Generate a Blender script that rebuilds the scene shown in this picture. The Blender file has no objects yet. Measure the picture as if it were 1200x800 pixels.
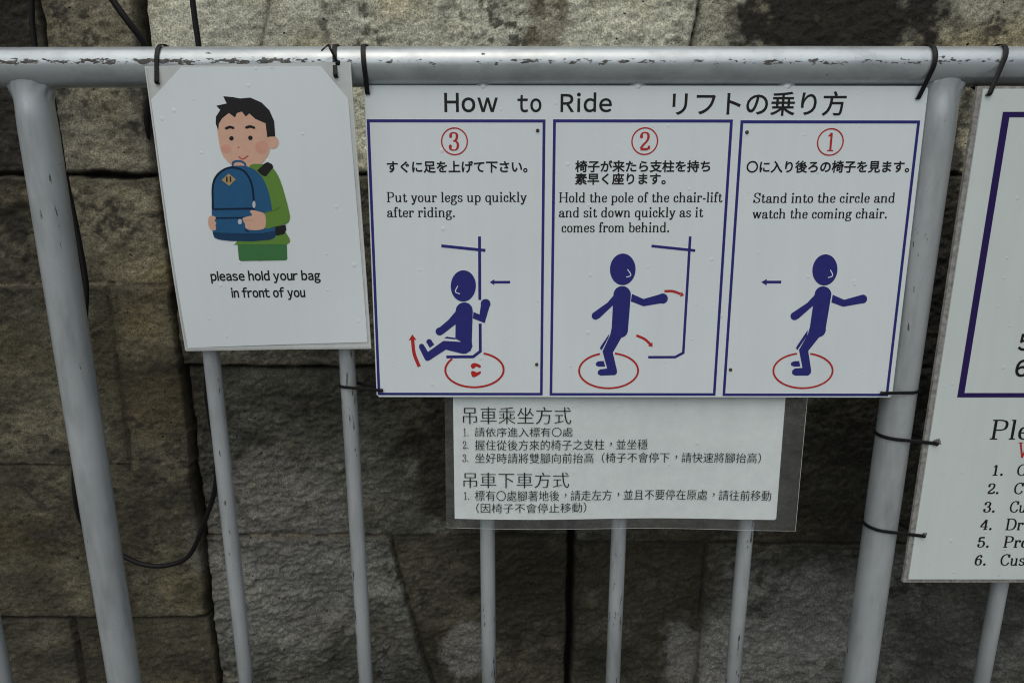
import bpy, bmesh, math, random
import numpy as np
from mathutils import Vector, Matrix
from mathutils.geometry import tessellate_polygon

SC = bpy.context.scene
COL = SC.collection
R = math.radians
random.seed(4)

# ------------------------------------------------------------------ camera
CAM_H = 1.15                      # metres above the ground
F = 800.0 / 1200.0                # focal length / image width (24 mm on 36 mm)
PITCH = R(13.58)
cam_d = bpy.data.cameras.new('camera')
cam_d.lens = 24.0
cam_d.sensor_width = 36.0
cam_d.clip_start = 0.02
cam_d.clip_end = 500.0
cam_d.dof.use_dof = True
cam_d.dof.focus_distance = 0.83
cam_d.dof.aperture_fstop = 13.0
cam = bpy.data.objects.new('camera', cam_d)
COL.objects.link(cam)
cam.location = (0, 0, CAM_H)
cam.rotation_euler = (R(90) - PITCH, 0, 0)
SC.camera = cam

# ------------------------------------------------------------------ light
SUN_ELEV, SUN_AZ = R(64), R(192)          # overcast: broad soft sun behind and above the viewer
w = bpy.data.worlds.new('World')
SC.world = w
w.use_nodes = True
nt = w.node_tree
nt.nodes.clear()
wo = nt.nodes.new('ShaderNodeOutputWorld')
bg = nt.nodes.new('ShaderNodeBackground')
sky = nt.nodes.new('ShaderNodeTexSky')
sky.sky_type = 'NISHITA'
sky.sun_disc = False
sky.sun_elevation = SUN_ELEV
sky.sun_rotation = SUN_AZ
sky.air_density = 1.0
sky.dust_density = 6.0
sky.ozone_density = 0.6
bg.inputs['Strength'].default_value = 0.065
nt.links.new(sky.outputs[0], bg.inputs[0])
nt.links.new(bg.outputs[0], wo.inputs[0])
sd = bpy.data.lights.new('sun', 'SUN')
sd.energy = 1.5
sd.angle = R(95)
sd.color = (0.98, 1.0, 0.965)
sun = bpy.data.objects.new('sun', sd)
COL.objects.link(sun)
# direction towards the sun
sdir = Vector((math.sin(SUN_AZ) * math.cos(SUN_ELEV), math.cos(SUN_AZ) * math.cos(SUN_ELEV), math.sin(SUN_ELEV)))
sun.rotation_euler = sdir.to_track_quat('Z', 'Y').to_euler()
sun.location = (0, -3, 5)
SC.view_settings.view_transform = 'Standard'
SC.view_settings.look = 'None'
SC.view_settings.exposure = 0.09
SC.view_settings.gamma = 1.0
SC.view_settings.use_curve_mapping = False
SC.cycles.filter_width = 1.1

# ------------------------------------------------------------------ measuring helpers
cs, sn = math.cos(PITCH), math.sin(PITCH)


def at(px, py, Y):
    """point of the photograph (1200x800) measured on the vertical plane y = Y"""
    u, v = (px - 600) / 800.0, (400 - py) / 800.0
    d = Vector((u, cs + v * sn, -sn + v * cs))
    d *= Y / d.y
    return Vector((d.x, d.y, d.z + CAM_H))


# ------------------------------------------------------------------ object helpers
def link_mesh(name, me, mat, parent=None):
    o = bpy.data.objects.new(name, me)
    COL.objects.link(o)
    if mat is not None:
        for m in (mat if isinstance(mat, (list, tuple)) else [mat]):
            me.materials.append(m)
    if parent is not None:
        o.parent = parent
    return o


def obj(name, bm, mat, parent=None, smooth=False):
    me = bpy.data.meshes.new(name)
    bm.to_mesh(me)
    bm.free()
    if smooth:
        for p in me.polygons:
            p.use_smooth = True
    return link_mesh(name, me, mat, parent)


def tag(o, label=None, cat=None, group=None, kind=None):
    if label: o['label'] = label
    if cat: o['category'] = cat
    if group: o['group'] = group
    if kind: o['kind'] = kind
    return o


def empty(name, loc):
    o = bpy.data.objects.new(name, None)
    COL.objects.link(o)
    o.location = loc
    o.empty_display_size = 0.05
    return o


def smooth_by_angle(o, deg=35):
    me = o.data
    for p in me.polygons: p.use_smooth = True
    bm = bmesh.new(); bm.from_mesh(me)
    for e in bm.edges:
        if len(e.link_faces) == 2 and e.calc_face_angle(0) > R(deg): e.smooth = False
    bm.to_mesh(me); bm.free()


# ------------------------------------------------------------------ materials
class NT:
    def __init__(s, name):
        s.m = bpy.data.materials.new(name); s.m.use_nodes = True
        s.t = s.m.node_tree; s.b = s.t.nodes['Principled BSDF']
        s.out = s.t.nodes['Material Output']

    def n(s, typ, **kw):
        x = s.t.nodes.new(typ)
        for k, v in kw.items():
            if k in x.inputs.keys(): x.inputs[k].default_value = v
            else: setattr(x, k, v)
        return x

    def l(s, a, b): s.t.links.new(a, b)

    def coord(s, scale=(1, 1, 1), loc=(0, 0, 0)):
        tc = s.n('ShaderNodeTexCoord'); mp = s.n('ShaderNodeMapping')
        mp.inputs['Scale'].default_value = scale; mp.inputs['Location'].default_value = loc
        s.l(tc.outputs['Object'], mp.inputs['Vector'])
        return mp.outputs[0]

    def noise(s, scale, detail=4, rough=0.55, vec=None):
        x = s.n('ShaderNodeTexNoise'); x.inputs['Scale'].default_value = scale
        x.inputs['Detail'].default_value = detail; x.inputs['Roughness'].default_value = rough
        s.l(vec if vec is not None else s.coord(), x.inputs['Vector'])
        return x.outputs[0]

    def ramp(s, fac, stops):
        x = s.n('ShaderNodeValToRGB'); cr = x.color_ramp
        while len(cr.elements) < len(stops): cr.elements.new(0.5)
        for e, (p, c) in zip(cr.elements, stops):
            e.position = p
            e.color = (c, c, c, 1) if isinstance(c, (int, float)) else (*c, 1)
        s.l(fac, x.inputs[0])
        return x.outputs[0]

    def mix(s, fac, a, b, mode='MIX'):
        x = s.n('ShaderNodeMix'); x.data_type = 'RGBA'; x.blend_type = mode
        for i, v in ((0, fac), (6, a), (7, b)):
            if hasattr(v, 'links'): s.l(v, x.inputs[i])
            elif i == 0: x.inputs[0].default_value = v
            else: x.inputs[i].default_value = (*v, 1)
        return x.outputs[2]

    def math(s, op, a, b=None, c=None):
        x = s.n('ShaderNodeMath'); x.operation = op
        for i, v in enumerate((a, b, c)):
            if v is None: continue
            if hasattr(v, 'links'): s.l(v, x.inputs[i])
            else: x.inputs[i].default_value = v
        return x.outputs[0]

    def bump(s, h, strength=0.3, dist=0.001, prev=None):
        x = s.n('ShaderNodeBump'); x.inputs['Strength'].default_value = strength
        x.inputs['Distance'].default_value = dist
        s.l(h, x.inputs['Height'])
        if prev is not None: s.l(prev, x.inputs['Normal'])
        return x.outputs[0]

    def set(s, **kw):
        names = {'col': 'Base Color', 'rough': 'Roughness', 'metal': 'Metallic', 'normal': 'Normal',
                 'spec': 'Specular IOR Level', 'coat': 'Coat Weight'}
        for k, v in kw.items():
            i = s.b.inputs[names[k]]
            if hasattr(v, 'links'): s.l(v, i)
            elif k == 'col': i.default_value = (*v, 1)
            else: i.default_value = v
        return s


def mat_droplet_board(name, col, dirt=0.5, rough=0.28):
    """painted plate: faint grime, fine scuffs, scattered drops of rain"""
    s = NT(name)
    c = s.coord()
    grime = s.ramp(s.noise(7, 6, 0.6, c), [(0.35, 1.0), (0.75, 1.0 - 0.10 * dirt)])
    spots = s.ramp(s.noise(230, 2, 0.5, c), [(0.745, 1.0), (0.80, 1.0 - 0.5 * dirt)])
    streak = s.ramp(s.noise(1, 5, 0.6, s.coord((60, 60, 2.2))), [(0.4, 1.0), (0.8, 1 - 0.07 * dirt)])
    base = s.mix(1.0, col, grime, 'MULTIPLY')
    base = s.mix(1.0, base, spots, 'MULTIPLY')
    base = s.mix(1.0, base, streak, 'MULTIPLY')
    vor = s.n('ShaderNodeTexVoronoi'); vor.inputs['Scale'].default_value = 70
    s.l(s.coord((1, 0.02, 0.92)), vor.inputs['Vector'])
    sep = s.n('ShaderNodeSeparateColor'); s.l(vor.outputs['Color'], sep.inputs[0])
    rad = s.math('MULTIPLY_ADD', s.math('POWER', sep.outputs[0], 2.0), 0.14, 0.05)
    on = s.math('GREATER_THAN', sep.outputs[1], 0.62)
    q = s.math('DIVIDE', vor.outputs['Distance'], rad)
    hgt = s.math('SUBTRACT', 1.0, s.math('MULTIPLY', q, q))
    hgt = s.math('SQRT', s.math('MAXIMUM', hgt, 0.0))
    hgt = s.math('MULTIPLY', hgt, on)
    fine = s.noise(420, 3, 0.5, c)
    n1 = s.bump(fine, 0.08, 0.0004)
    n2 = s.bump(hgt, 0.40, 0.0010, n1)
    r2 = s.math('MULTIPLY_ADD', s.math('GREATER_THAN', hgt, 0.01), -(rough - 0.06), rough)
    s.set(col=base, rough=r2, normal=n2)
    return s.m


def mat_plain(name, col, rough=0.5, var=0.15, scale=120, metal=0.0, bump=0.0, spec=0.25):
    s = NT(name)
    s.set(spec=spec)
    c = s.coord()
    v = s.ramp(s.noise(scale, 4, 0.55, c), [(0.3, 1 - var), (0.7, 1 + 0.0)])
    s.set(col=s.mix(1.0, col, v, 'MULTIPLY'), rough=rough, metal=metal)
    if bump: s.set(normal=s.bump(s.noise(scale * 3, 3, 0.5, c), bump, 0.0006))
    return s.m


def mat_metal_paint(name, rail=False, thr=0.69):
    """old grey-silver paint with chips down to dark rusty metal"""
    s = NT(name)
    c = s.coord()
    kk = 1.0 if rail else 0.86
    tone = s.ramp(s.noise(9, 6, 0.6, c), [(0.3, (0.42 * kk, 0.465 * kk, 0.485 * kk)), (0.7, (0.51 * kk, 0.565 * kk, 0.59 * kk))])
    if rail:
        long_n = s.noise(1, 7, 0.66, s.coord((95, 150, 240)))
        big = s.noise(1, 3, 0.6, s.coord((11, 1, 1), (3.3, 0, 0)))
        sep = s.n('ShaderNodeSeparateXYZ'); tc = s.n('ShaderNodeTexCoord'); s.l(tc.outputs['Object'], sep.inputs[0])
        left = s.n('ShaderNodeMapRange', interpolation_type='SMOOTHSTEP')
        s.l(sep.outputs['X'], left.inputs[0])
        left.inputs[1].default_value = -0.12; left.inputs[2].default_value = -0.30
        left.inputs[3].default_value = 0.0; left.inputs[4].default_value = 0.08
        dz = s.math('ABSOLUTE', s.math('SUBTRACT', sep.outputs['Z'], RAIL_Z + 0.0030))
        band = s.math('SUBTRACT', 1.0, s.math('DIVIDE', dz, 0.0050))
        band = s.math('SQRT', s.math('MAXIMUM', band, 0.0))
        ins = s.math('MULTIPLY', band, s.math('MULTIPLY_ADD', big, 0.40, 0.0))
        ins = s.math('ADD', ins, s.math('MULTIPLY', left.outputs[0], band))
        v = s.math('ADD', long_n, ins)
        chips = s.ramp(v, [(0.728, 0.0), (0.748, 1.0)])
        chips = s.math('MULTIPLY', chips, s.math('GREATER_THAN', band, 0.03))
        stray = s.ramp(s.noise(1, 5, 0.6, s.coord((40, 75, 75), (7, 2, 1))), [(0.695, 0.0), (0.71, 1.0)])
        chips = s.math('MAXIMUM', chips, stray)
        under = s.noise(1, 4, 0.6, s.coord((22, 40, 40), (1, 5, 9)))
    else:
        lane = s.noise(1, 1, 0.5, s.coord((90, 90, 3.0), (4, 3, 2)))
        chips = s.math('ADD', s.noise(1, 6, 0.62, s.coord((190, 190, 34))), s.math('MULTIPLY', s.math('SUBTRACT', lane, 0.5), 0.55))
        chips = s.ramp(chips, [(thr, 0.0), (thr + 0.02, 1.0)])
        under = s.noise(1, 4, 0.6, s.coord((60, 60, 12), (1, 5, 9)))
    bare = s.ramp(s.noise(160, 4, 0.6, c), [(0.3, (0.045, 0.045, 0.042)), (0.7, (0.13, 0.13, 0.122))])
    grime = s.ramp(under, [(0.45, 1.0), (0.75, 0.72)])
    tone = s.mix(1.0, tone, grime, 'MULTIPLY')
    s.set(col=s.mix(chips, tone, bare), metal=0.55 if rail else 0.27)
    rr = s.ramp(s.noise(30, 4, 0.6, c), [(0.3, 0.26), (0.7, 0.36)])
    s.set(rough=s.math('MULTIPLY_ADD', chips, 0.3, rr))
    n1 = s.bump(s.noise(300, 3, 0.55, c), 0.10, 0.0005)
    n1 = s.bump(s.noise(45, 3, 0.55, c), 0.10, 0.0010, n1)
    n2 = s.bump(s.math('SUBTRACT', 1.0, chips), 0.5, 0.0004, n1)
    s.set(normal=n2)
    return s.m


def mat_film(name, milky, tint, rough=0.12, bumpy=0.3):
    """clear plastic film: mostly see-through, a little milky, glossy"""
    s = NT(name)
    tr = s.n('ShaderNodeBsdfTransparent')
    tr.inputs[0].default_value = (0.965, 0.975, 0.975, 1)
    s.set(col=tint, rough=rough)
    c = s.coord()
    s.set(normal=s.bump(s.noise(34, 3, 0.5, c), bumpy, 0.002))
    mx = s.n('ShaderNodeMixShader')
    f = s.ramp(s.noise(40, 5, 0.6, c), [(0.3, milky * (0.85 if milky > 0.4 else 0.7)), (0.7, min(1.0, milky * (1.2 if milky > 0.4 else 1.35)))])
    s.l(f, mx.inputs[0]); s.l(tr.outputs[0], mx.inputs[1]); s.l(s.b.outputs[0], mx.inputs[2])
    s.l(mx.outputs[0], s.out.inputs[0])
    return s.m


def mat_stone():
    s = NT('weathered_stone')
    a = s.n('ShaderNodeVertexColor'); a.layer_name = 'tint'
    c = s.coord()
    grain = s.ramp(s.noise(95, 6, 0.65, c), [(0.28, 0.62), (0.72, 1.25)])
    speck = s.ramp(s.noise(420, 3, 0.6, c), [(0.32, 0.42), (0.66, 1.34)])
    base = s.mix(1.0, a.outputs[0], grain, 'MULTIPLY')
    base = s.mix(1.0, base, speck, 'MULTIPLY')
    hole = s.ramp(s.noise(120, 1, 0.4, s.coord((1, 1, 1.2))), [(0.765, 0.0), (0.79, 1.0)])
    base = s.mix(hole, base, (0.012, 0.011, 0.009))  # shade and dirt of the pits painted dark into the colour
    s.set(col=base, rough=s.ramp(s.noise(18, 4, 0.6, c), [(0.3, 0.55), (0.7, 0.85)]))
    s.b.inputs['Specular IOR Level'].default_value = 0.3
    n1 = s.bump(s.noise(260, 7, 0.76, c), 0.9, 0.0030)
    n2 = s.bump(s.math('SUBTRACT', 1.0, hole), 0.8, 0.002, n1)
    s.set(normal=n2)
    return s.m


RAIL_Y = 0.816
RAIL_Z = 1.2686
RAIL_R = 0.0213
WALL_Y = 1.06

M = {}
M['rail'] = mat_metal_paint('chipped_silver_paint_rail', True)
M['post'] = mat_metal_paint('scuffed_silver_paint', thr=0.735)
M['bar'] = mat_metal_paint('chipped_silver_paint', thr=0.672)
M['board'] = mat_droplet_board('white_sign_enamel', (0.695, 0.775, 0.80))
M['board_right'] = mat_droplet_board('aged_white_sign_enamel', (0.63, 0.715, 0.705), 0.8)
M['paper'] = mat_droplet_board('white_paper_under_film', (0.71, 0.79, 0.815), 0.3, 0.22)
M['paper_notice'] = mat_droplet_board('white_notice_paper', (0.87, 0.93, 0.93), 0.25, 0.35)
M['edge'] = mat_plain('grimy_board_edge', (0.37, 0.37, 0.35), 0.75, 0.6, 160, bump=0.6)
M['sleeve'] = mat_film('milky_edge_glint', 0.72, (0.66, 0.71, 0.70))
M['film'] = mat_film('clear_laminate_film', 0.07, (0.42, 0.44, 0.44), 0.10, 0.6)
M['navy'] = mat_plain('navy_ink', (0.026, 0.030, 0.195), 0.32, 0.12)
M['violet'] = mat_plain('dark_violet_ink', (0.024, 0.012, 0.10), 0.32, 0.12)
M['black'] = mat_plain('black_ink', (0.012, 0.012, 0.013), 0.4, 0.1)
M['grey_ink'] = mat_plain('charcoal_printer_ink', (0.012, 0.012, 0.013), 0.5, 0.1)
M['red'] = mat_plain('red_ink', (0.47, 0.030, 0.028), 0.35, 0.15)
M['tie'] = mat_plain('black_nylon', (0.008, 0.008, 0.009), 0.5, 0.2, 300)
M['cable'] = mat_plain('black_cable_jacket', (0.007, 0.007, 0.008), 0.55, 0.3, 200)
M['rust'] = mat_plain('rusty_screw', (0.10, 0.075, 0.05), 0.6, 0.5, 600)
M['dirt'] = mat_plain('grime_speck', (0.22, 0.21, 0.19), 0.8, 0.5, 300)
M['stone'] = mat_stone()
M['leaf'] = mat_plain('weed_leaf', (0.07, 0.13, 0.03), 0.45, 0.3, 200)
for k, c in {'skin': (0.66, 0.42, 0.31), 'blush': (0.64, 0.345, 0.265), 'hair': (0.016, 0.016, 0.018),
             'jacket': (0.125, 0.26, 0.048), 'jacket_fold': (0.09, 0.19, 0.035), 'trouser': (0.055, 0.19, 0.065),
             'bag': (0.020, 0.105, 0.235), 'bag_dark': (0.012, 0.050, 0.115), 'bag_line': (0.006, 0.018, 0.045),
             'patch': (0.42, 0.31, 0.13), 'lip': (0.50, 0.10, 0.12), 'zip': (0.50, 0.55, 0.58)}.items():
    M[k] = mat_plain('print_' + k, c, 0.35, 0.08)
def mat_ground():
    s = NT('damp_concrete'); c = s.coord()
    s.set(col=s.ramp(s.noise(3, 8, 0.65, c), [(0.3, (0.10, 0.098, 0.092)), (0.7, (0.19, 0.185, 0.175))]),
          rough=s.ramp(s.noise(2, 4, 0.6, c), [(0.35, 0.35), (0.65, 0.8)]),
          normal=s.bump(s.noise(120, 5, 0.6, c), 0.5, 0.003))
    return s.m
M['ground'] = mat_ground()

# ------------------------------------------------------------------ ground
bm = bmesh.new()
bmesh.ops.create_grid(bm, x_segments=8, y_segments=8, size=150)
g = obj('ground', bm, M['ground'])
tag(g, kind='structure')


# ------------------------------------------------------------------ stone wall
def vnoise(x, y, seed):
    rng = np.random.RandomState(seed)
    tab = rng.rand(256, 256)
    xi, yi = np.floor(x).astype(int), np.floor(y).astype(int)
    fx, fy = x - xi, y - yi
    fx = fx * fx * fx * (fx * (fx * 6 - 15) + 10); fy = fy * fy * fy * (fy * (fy * 6 - 15) + 10)
    g_ = lambda a, b: tab[a & 255, b & 255]
    return (g_(xi, yi) * (1 - fx) + g_(xi + 1, yi) * fx) * (1 - fy) + (g_(xi, yi + 1) * (1 - fx) + g_(xi + 1, yi + 1) * fx) * fy


def fbm(x, y, seed, oct=5, gain=0.5):
    s = 0; a = 1; t = 0
    for i in range(oct):
        s = s + a * vnoise(x * 2 ** i + 17.3 * i, y * 2 ** i + 5.1 * i, seed + i); t += a; a *= gain
    return s / t


def seg_dist(X, Z, a, b):
    ax, az = a; bx, bz = b
    dx, dz = bx - ax, bz - az
    t = np.clip(((X - ax) * dx + (Z - az) * dz) / (dx * dx + dz * dz), 0, 1)
    return np.hypot(X - ax - t * dx, Z - az - t * dz), t


def build_wall():
    xs = np.concatenate([np.linspace(-3.0, -1.05, 60)[:-1], np.arange(-1.05, 1.05, 0.0024), np.linspace(1.05, 3.0, 60)])
    zs = np.concatenate([np.linspace(0.0, 0.20, 12)[:-1], np.arange(0.20, 1.46, 0.0024), np.linspace(1.46, 2.3, 40)])
    X, Z = np.meshgrid(xs, zs)
    W = lambda px, py: ((lambda p: (p.x, p.z))(at(px, py, WALL_Y)))
    # warp the joints a little so that no line is ruler straight
    Xw = X + (fbm(X * 14, Z * 14, 3, 3) - 0.5) * 0.006
    Zw = Z + (fbm(X * 14, Z * 14, 9, 3) - 0.5) * 0.006
    xA = W(163, 25)[0]
    x45 = W(45, 30)[0]; x122 = W(124, 335)[0]; x83 = W(86, 740)[0]
    zl = [W(150, y)[1] for y in (205, 334, 543, 722)]
    zr1, zr2, zr3 = W(300, 430)[1], W(400, 633)[1], W(760, 639)[1]
    xG = W(669, 700)[0]; xQ = W(828, 645)[0]
    c3 = [W(457, 634), W(470, 690), W(482, 735), W(504, 805), W(540, 900)]
    top815 = [W(828, -30), W(820, 10), W(810, 60), (W(790, 130)[0], W(790, 130)[1])]
    top310 = [W(318, -30), W(311, 20), W(303, 60)]
    xR = W(1110, 700)[0]
    left = Xw < xA
    bid = np.zeros_like(X, int)
    row = np.zeros_like(X, int)
    for z in zl: row += (Zw < z)
    col = np.where(row == 0, Xw < x45, np.where(row == 1, Xw < x45, np.where(row == 2, Xw < x122, np.where(row == 3, Xw < -9, Xw < x83))))
    bid = np.where(left, row * 2 + col, 0)
    c3x = np.interp(-Zw, [-p[1] for p in c3], [p[0] for p in c3])
    rr = np.where(Zw > zr1, 10, np.where(Zw > zr2, 12, np.where(Xw < c3x, 13, 14)))
    rr = np.where(Xw > xG, np.where(Zw > zr3, 15, np.where(Xw < xQ, 16, 17)), rr)
    rr = np.where(Zw > zr1, 10, rr)
    t8 = np.interp(-Z, [-p[1] for p in top815], [p[0] for p in top815])
    rr = np.where((Zw > zr1) & (Xw > t8), 11, rr)
    rr = np.where((Zw <= zl[0]) & (Zw > zr1), 18, rr)
    bid = np.where(left, bid, rr)
    # joints: (points, half width, depth)
    J = []
    big = 3.2
    J.append(([(xA, W(160, 208)[1]), (xA, 2.4)], 0.0075, 0.055))
    J.append(([(xA, -0.1), (xA, W(160, 208)[1])], 0.0030, 0.030))
    for z in zl[:1]: J.append(([(-big, z), (xA, z)], 0.0024, 0.016))
    for z in zl[1:3]: J.append(([(-big, z), (xA, z - 0.001)], 0.0011, 0.004))
    J.append(([(-big, zl[3]), (xA, zl[3] - 0.004)], 0.0026, 0.010))
    J.append(([(x45, zl[1]), (x45, 2.4)], 0.003, 0.02))
    J.append(([(x122, zl[2]), (x122, zl[1])], 0.0012, 0.003))
    J.append(([(x83, -0.1), (x83, zl[3])], 0.002, 0.005))
    J.append(([(xA, zl[0]), (big, zl[0])], 0.0022, 0.012))
    J.append(([(xA, zr1), (xG, zr1)], 0.0025, 0.016))
    J.append(([(xA, zr2), (xG, zr2 + 0.001)], 0.0016, 0.006))
    J.append(([(xG, zr3 + 0.003), (big, zr3 - 0.002)], 0.0016, 0.006))
    J.append(([(xG, -0.1), (xG, zr1)], 0.0050, 0.040))
    J.append(([(xQ, -0.1), (xQ, zr3)], 0.0014, 0.006))
    J.append((c3, 0.0018, 0.007))
    J.append((top815, 0.0022, 0.010))
    J.append((top310, 0.0012, 0.003))
    J.append(([(xG, zr1), (xG, 2.4)], 0.0, 0.0))
    H = np.zeros_like(X)
    jd = np.full_like(X, 9.0)
    jm = np.zeros_like(X)
    rag = fbm(X * 60, Z * 60, 31, 3)
    chipn = fbm(X * 22, Z * 22, 35, 3, 0.6)
    for pts, hw, dep in J:
        if dep == 0: continue
        d = np.full_like(X, 9.0)
        for a, b in zip(pts[:-1], pts[1:]):
            d = np.minimum(d, seg_dist(Xw, Zw, a, b)[0])
        dd = d + (rag - 0.5) * 0.003 - np.maximum(0, chipn - 0.60) * 0.016
        prof = 1 / (1 + np.exp((dd - hw) / (0.0006 + 0.0002)))
        H = np.maximum(H, dep * prof + 0.35 * dep * np.exp(-np.maximum(dd, 0) / (hw * 0.5 + 0.0015)) * 0.35)
        jd = np.minimum(jd, np.maximum(dd - hw, 0)); jm = np.maximum(jm, prof * min(1, dep / 0.012))
    # face relief of the stones; y grows away from the viewer
    rng = np.random.RandomState(8)
    off = rng.uniform(-0.004, 0.008, 20); tx = rng.uniform(-0.02, 0.02, 20); tz = rng.uniform(-0.02, 0.02, 20)
    off[0], off[1] = 0.0, 0.012; off[2] = 0.003; off[10], off[11] = 0.006, 0.010; off[12] = 0.012; off[14] = 0.016; off[13] = 0.006
    off[16] = 0.010; off[17] = 0.004
    face = off[bid] + tx[bid] * X * 0.3 + tz[bid] * (Z - 1.0) * 0.3
    rough = np.array([0.55, 0.7, 0.55, 0.7, 0.6, 0.6, 0.65, 0.65, 0.7, 0.7, 0.6, 0.6, 1.3, 1.55, 1.15, 1.1, 1.1, 1.5, 1, 1])[bid]
    r1 = fbm(X * 10, Z * 12, 41, 4)
    ang = X * 0.96 + Z * 0.25; ang2 = Z * 0.96 - X * 0.25
    r2 = fbm(ang * 42, ang2 * 66, 55, 4, 0.6)
    r3 = fbm(ang * 110, ang2 * 170, 77, 3, 0.6)
    relief = rough * ((r1 - 0.5) * 0.017 + (r2 - 0.3) * 0.0065 + (r3 - 0.5) * 0.0055 + (fbm(ang * 215, ang2 * 260, 83, 2) - 0.5) * 0.0030)
    relief = relief * np.clip(0.35 + jd / 0.012, 0, 1)
    Yv = WALL_Y + face + H + relief
    # ---- stone colours: each block its own, damp dark stains, painted shade in one gap, pale lime bloom
    pal = np.array([(.330, .305, .245), (.080, .074, .060), (.250, .225, .165), (.125, .112, .082), (.190, .172, .128),
                    (.165, .150, .108), (.175, .158, .112), (.160, .145, .105), (.120, .108, .076), (.110, .100, .074),
                    (.375, .366, .318), (.300, .286, .238), (.200, .195, .172), (.27, .267, .25), (.120, .108, .080),
                    (.160, .154, .132), (.105, .098, .074), (.25, .25, .238), (.165, .155, .125), (.2, .2, .2)])
    pal[10] *= 2.1; pal[11] *= 1.8; pal[2] *= 1.1
    C = pal[bid]
    mott = fbm(X * 16, Z * 20, 91, 5, 0.6)[..., None]
    mott = np.where((bid == 10)[..., None] | (bid == 11)[..., None], 0.35 + 0.5 * mott, mott)
    C = C * (0.18 + 1.15 * mott) * np.array([0.915, 0.955, 0.885])
    warm = np.clip((fbm(X * 7, Z * 9, 123, 4) - 0.5) * 3, 0, 1)[..., None]
    damp = np.clip((fbm(X * 5.5 + 3, Z * 6.5, 171, 5, 0.55) - 0.36) * 3.6, 0, 1)[..., None]
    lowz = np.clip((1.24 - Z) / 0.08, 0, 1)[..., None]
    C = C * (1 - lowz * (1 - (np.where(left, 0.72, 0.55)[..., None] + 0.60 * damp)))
    C = C * (1 - warm * np.array([0.05, 0.13, 0.30]))

    black = np.clip((fbm(X * 70, Z * 85, 151, 4, 0.6) - 0.53) * 9, 0, 1) * np.clip((fbm(X * 9, Z * 11, 161, 3) - 0.48) * 6, 0, 1) * 0.8
    C = C * (1 - black[..., None]) + np.array((.035, .033, .025)) * black[..., None]

    def stain_or_shade(cx, cz, sx, sz, col, k, seed, fx=30.0):
        nonlocal C
        q = ((X - cx) / sx) ** 2 + ((Z - cz) / sz) ** 2
        n = fbm(X * fx, Z * fx, seed, 5, 0.6)
        m = np.clip((1.25 - q) * 1.6 + (n - 0.5) * 3.2, 0, 1) * k
        C = C * (1 - m[..., None]) + np.array(col) * m[..., None]
    p = W(985, 20); stain_or_shade(p[0], p[1], 0.15, 0.20, (.010, .009, .007), 0.97, 201)
    p = W(1085, 330); stain_or_shade(p[0], p[1], 0.05, 0.30, (.02, .02, .017), 0.9, 205)  # shade of the gap beside the right post, painted into the stone
    p = W(15, 20); stain_or_shade(p[0] - 0.05, p[1], 0.07, 0.30, (.020, .019, .015), 0.8, 207)
    p = W(640, 20); stain_or_shade(p[0], p[1], 0.03, 0.16, (.16, .12, .06), 0.5, 211)
    p = W(560, 540); stain_or_shade(p[0], p[1], 0.12, 0.17, (.032, .028, .018), 0.85, 221)
    p = W(620, 690); stain_or_shade(p[0], p[1], 0.10, 0.13, (.028, .026, .016), 0.85, 227)
    p = W(760, 680); stain_or_shade(p[0], p[1], 0.11, 0.12, (.050, .044, .026), 0.75, 231)
    p = W(1000, 590); stain_or_shade(p[0], p[1], 0.07, 0.20, (.035, .034, .028), 0.7, 241)
    p = W(1120, 740); stain_or_shade(p[0], p[1], 0.10, 0.16, (.050, .050, .046), 0.6, 247)
    p = W(70, 640); stain_or_shade(p[0] + 0.08, p[1], 0.06, 0.14, (.055, .048, .030), 0.6, 251)
    p = W(545, 770); stain_or_shade(p[0], p[1], 0.04, 0.06, (.34, .34, .32), 0.5, 261)
    p = W(860, 770); stain_or_shade(p[0], p[1], 0.12, 0.09, (.34, .34, .32), 0.5, 267)
    p = W(330, 660); stain_or_shade(p[0], p[1], 0.14, 0.20, (.30, .30, .285), 0.45, 271)
    p = W(960, 720); stain_or_shade(p[0], p[1], 0.09, 0.12, (.30, .30, .29), 0.5, 277)
    # earth and black growth collected in the joints
    e = np.exp(-jd / 0.006)[..., None] * 0.45
    C = C * (1 - e) + np.array((.05, .045, .03)) * e
    C = C * (1 - jm[..., None]) + np.array((.018, .017, .014)) * jm[..., None]
    # thin lime seams along the two long bed joints
    for a, b in (((xA + 0.02, zr2 + 0.002), (xG - 0.2, zr2 + 0.002)), ((-1.2, zl[2] + 0.002), (xA, zl[2] + 0.001)), ((-1.2, zl[1] + 0.002), (xA, zl[1] + 0.001))):
        d, _ = seg_dist(Xw, Zw, a, b)
        m = (np.exp(-(d / 0.0022) ** 2) * np.clip((fbm(X * 40, Z * 40, 303, 3) - 0.42) * 5, 0, 1))[..., None] * 0.6
        C = C * (1 - m) + np.array((.40, .35, .25)) * m
    C = np.clip(C, 0.008, 0.75)
    ny, nx = X.shape
    co = np.stack([X, Yv, Z], -1).reshape(-1, 3)
    idx = np.arange(nx * ny).reshape(ny, nx)
    quads = np.stack([idx[:-1, :-1], idx[:-1, 1:], idx[1:, 1:], idx[1:, :-1]], -1).reshape(-1, 4)
    # body of the wall behind the dressed face
    x0, x1, z0, z1, y0, y1 = -3.0, 3.0, 0.0, 2.3, WALL_Y + 0.09, WALL_Y + 0.55
    n0 = len(co)
    box = np.array([(x0, y0, z0), (x1, y0, z0), (x1, y1, z0), (x0, y1, z0), (x0, y0, z1), (x1, y0, z1), (x1, y1, z1), (x0, y1, z1)])
    bq = np.array([(0, 3, 2, 1), (4, 5, 6, 7), (0, 1, 5, 4), (1, 2, 6, 5), (2, 3, 7, 6), (3, 0, 4, 7)]) + n0
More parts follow.
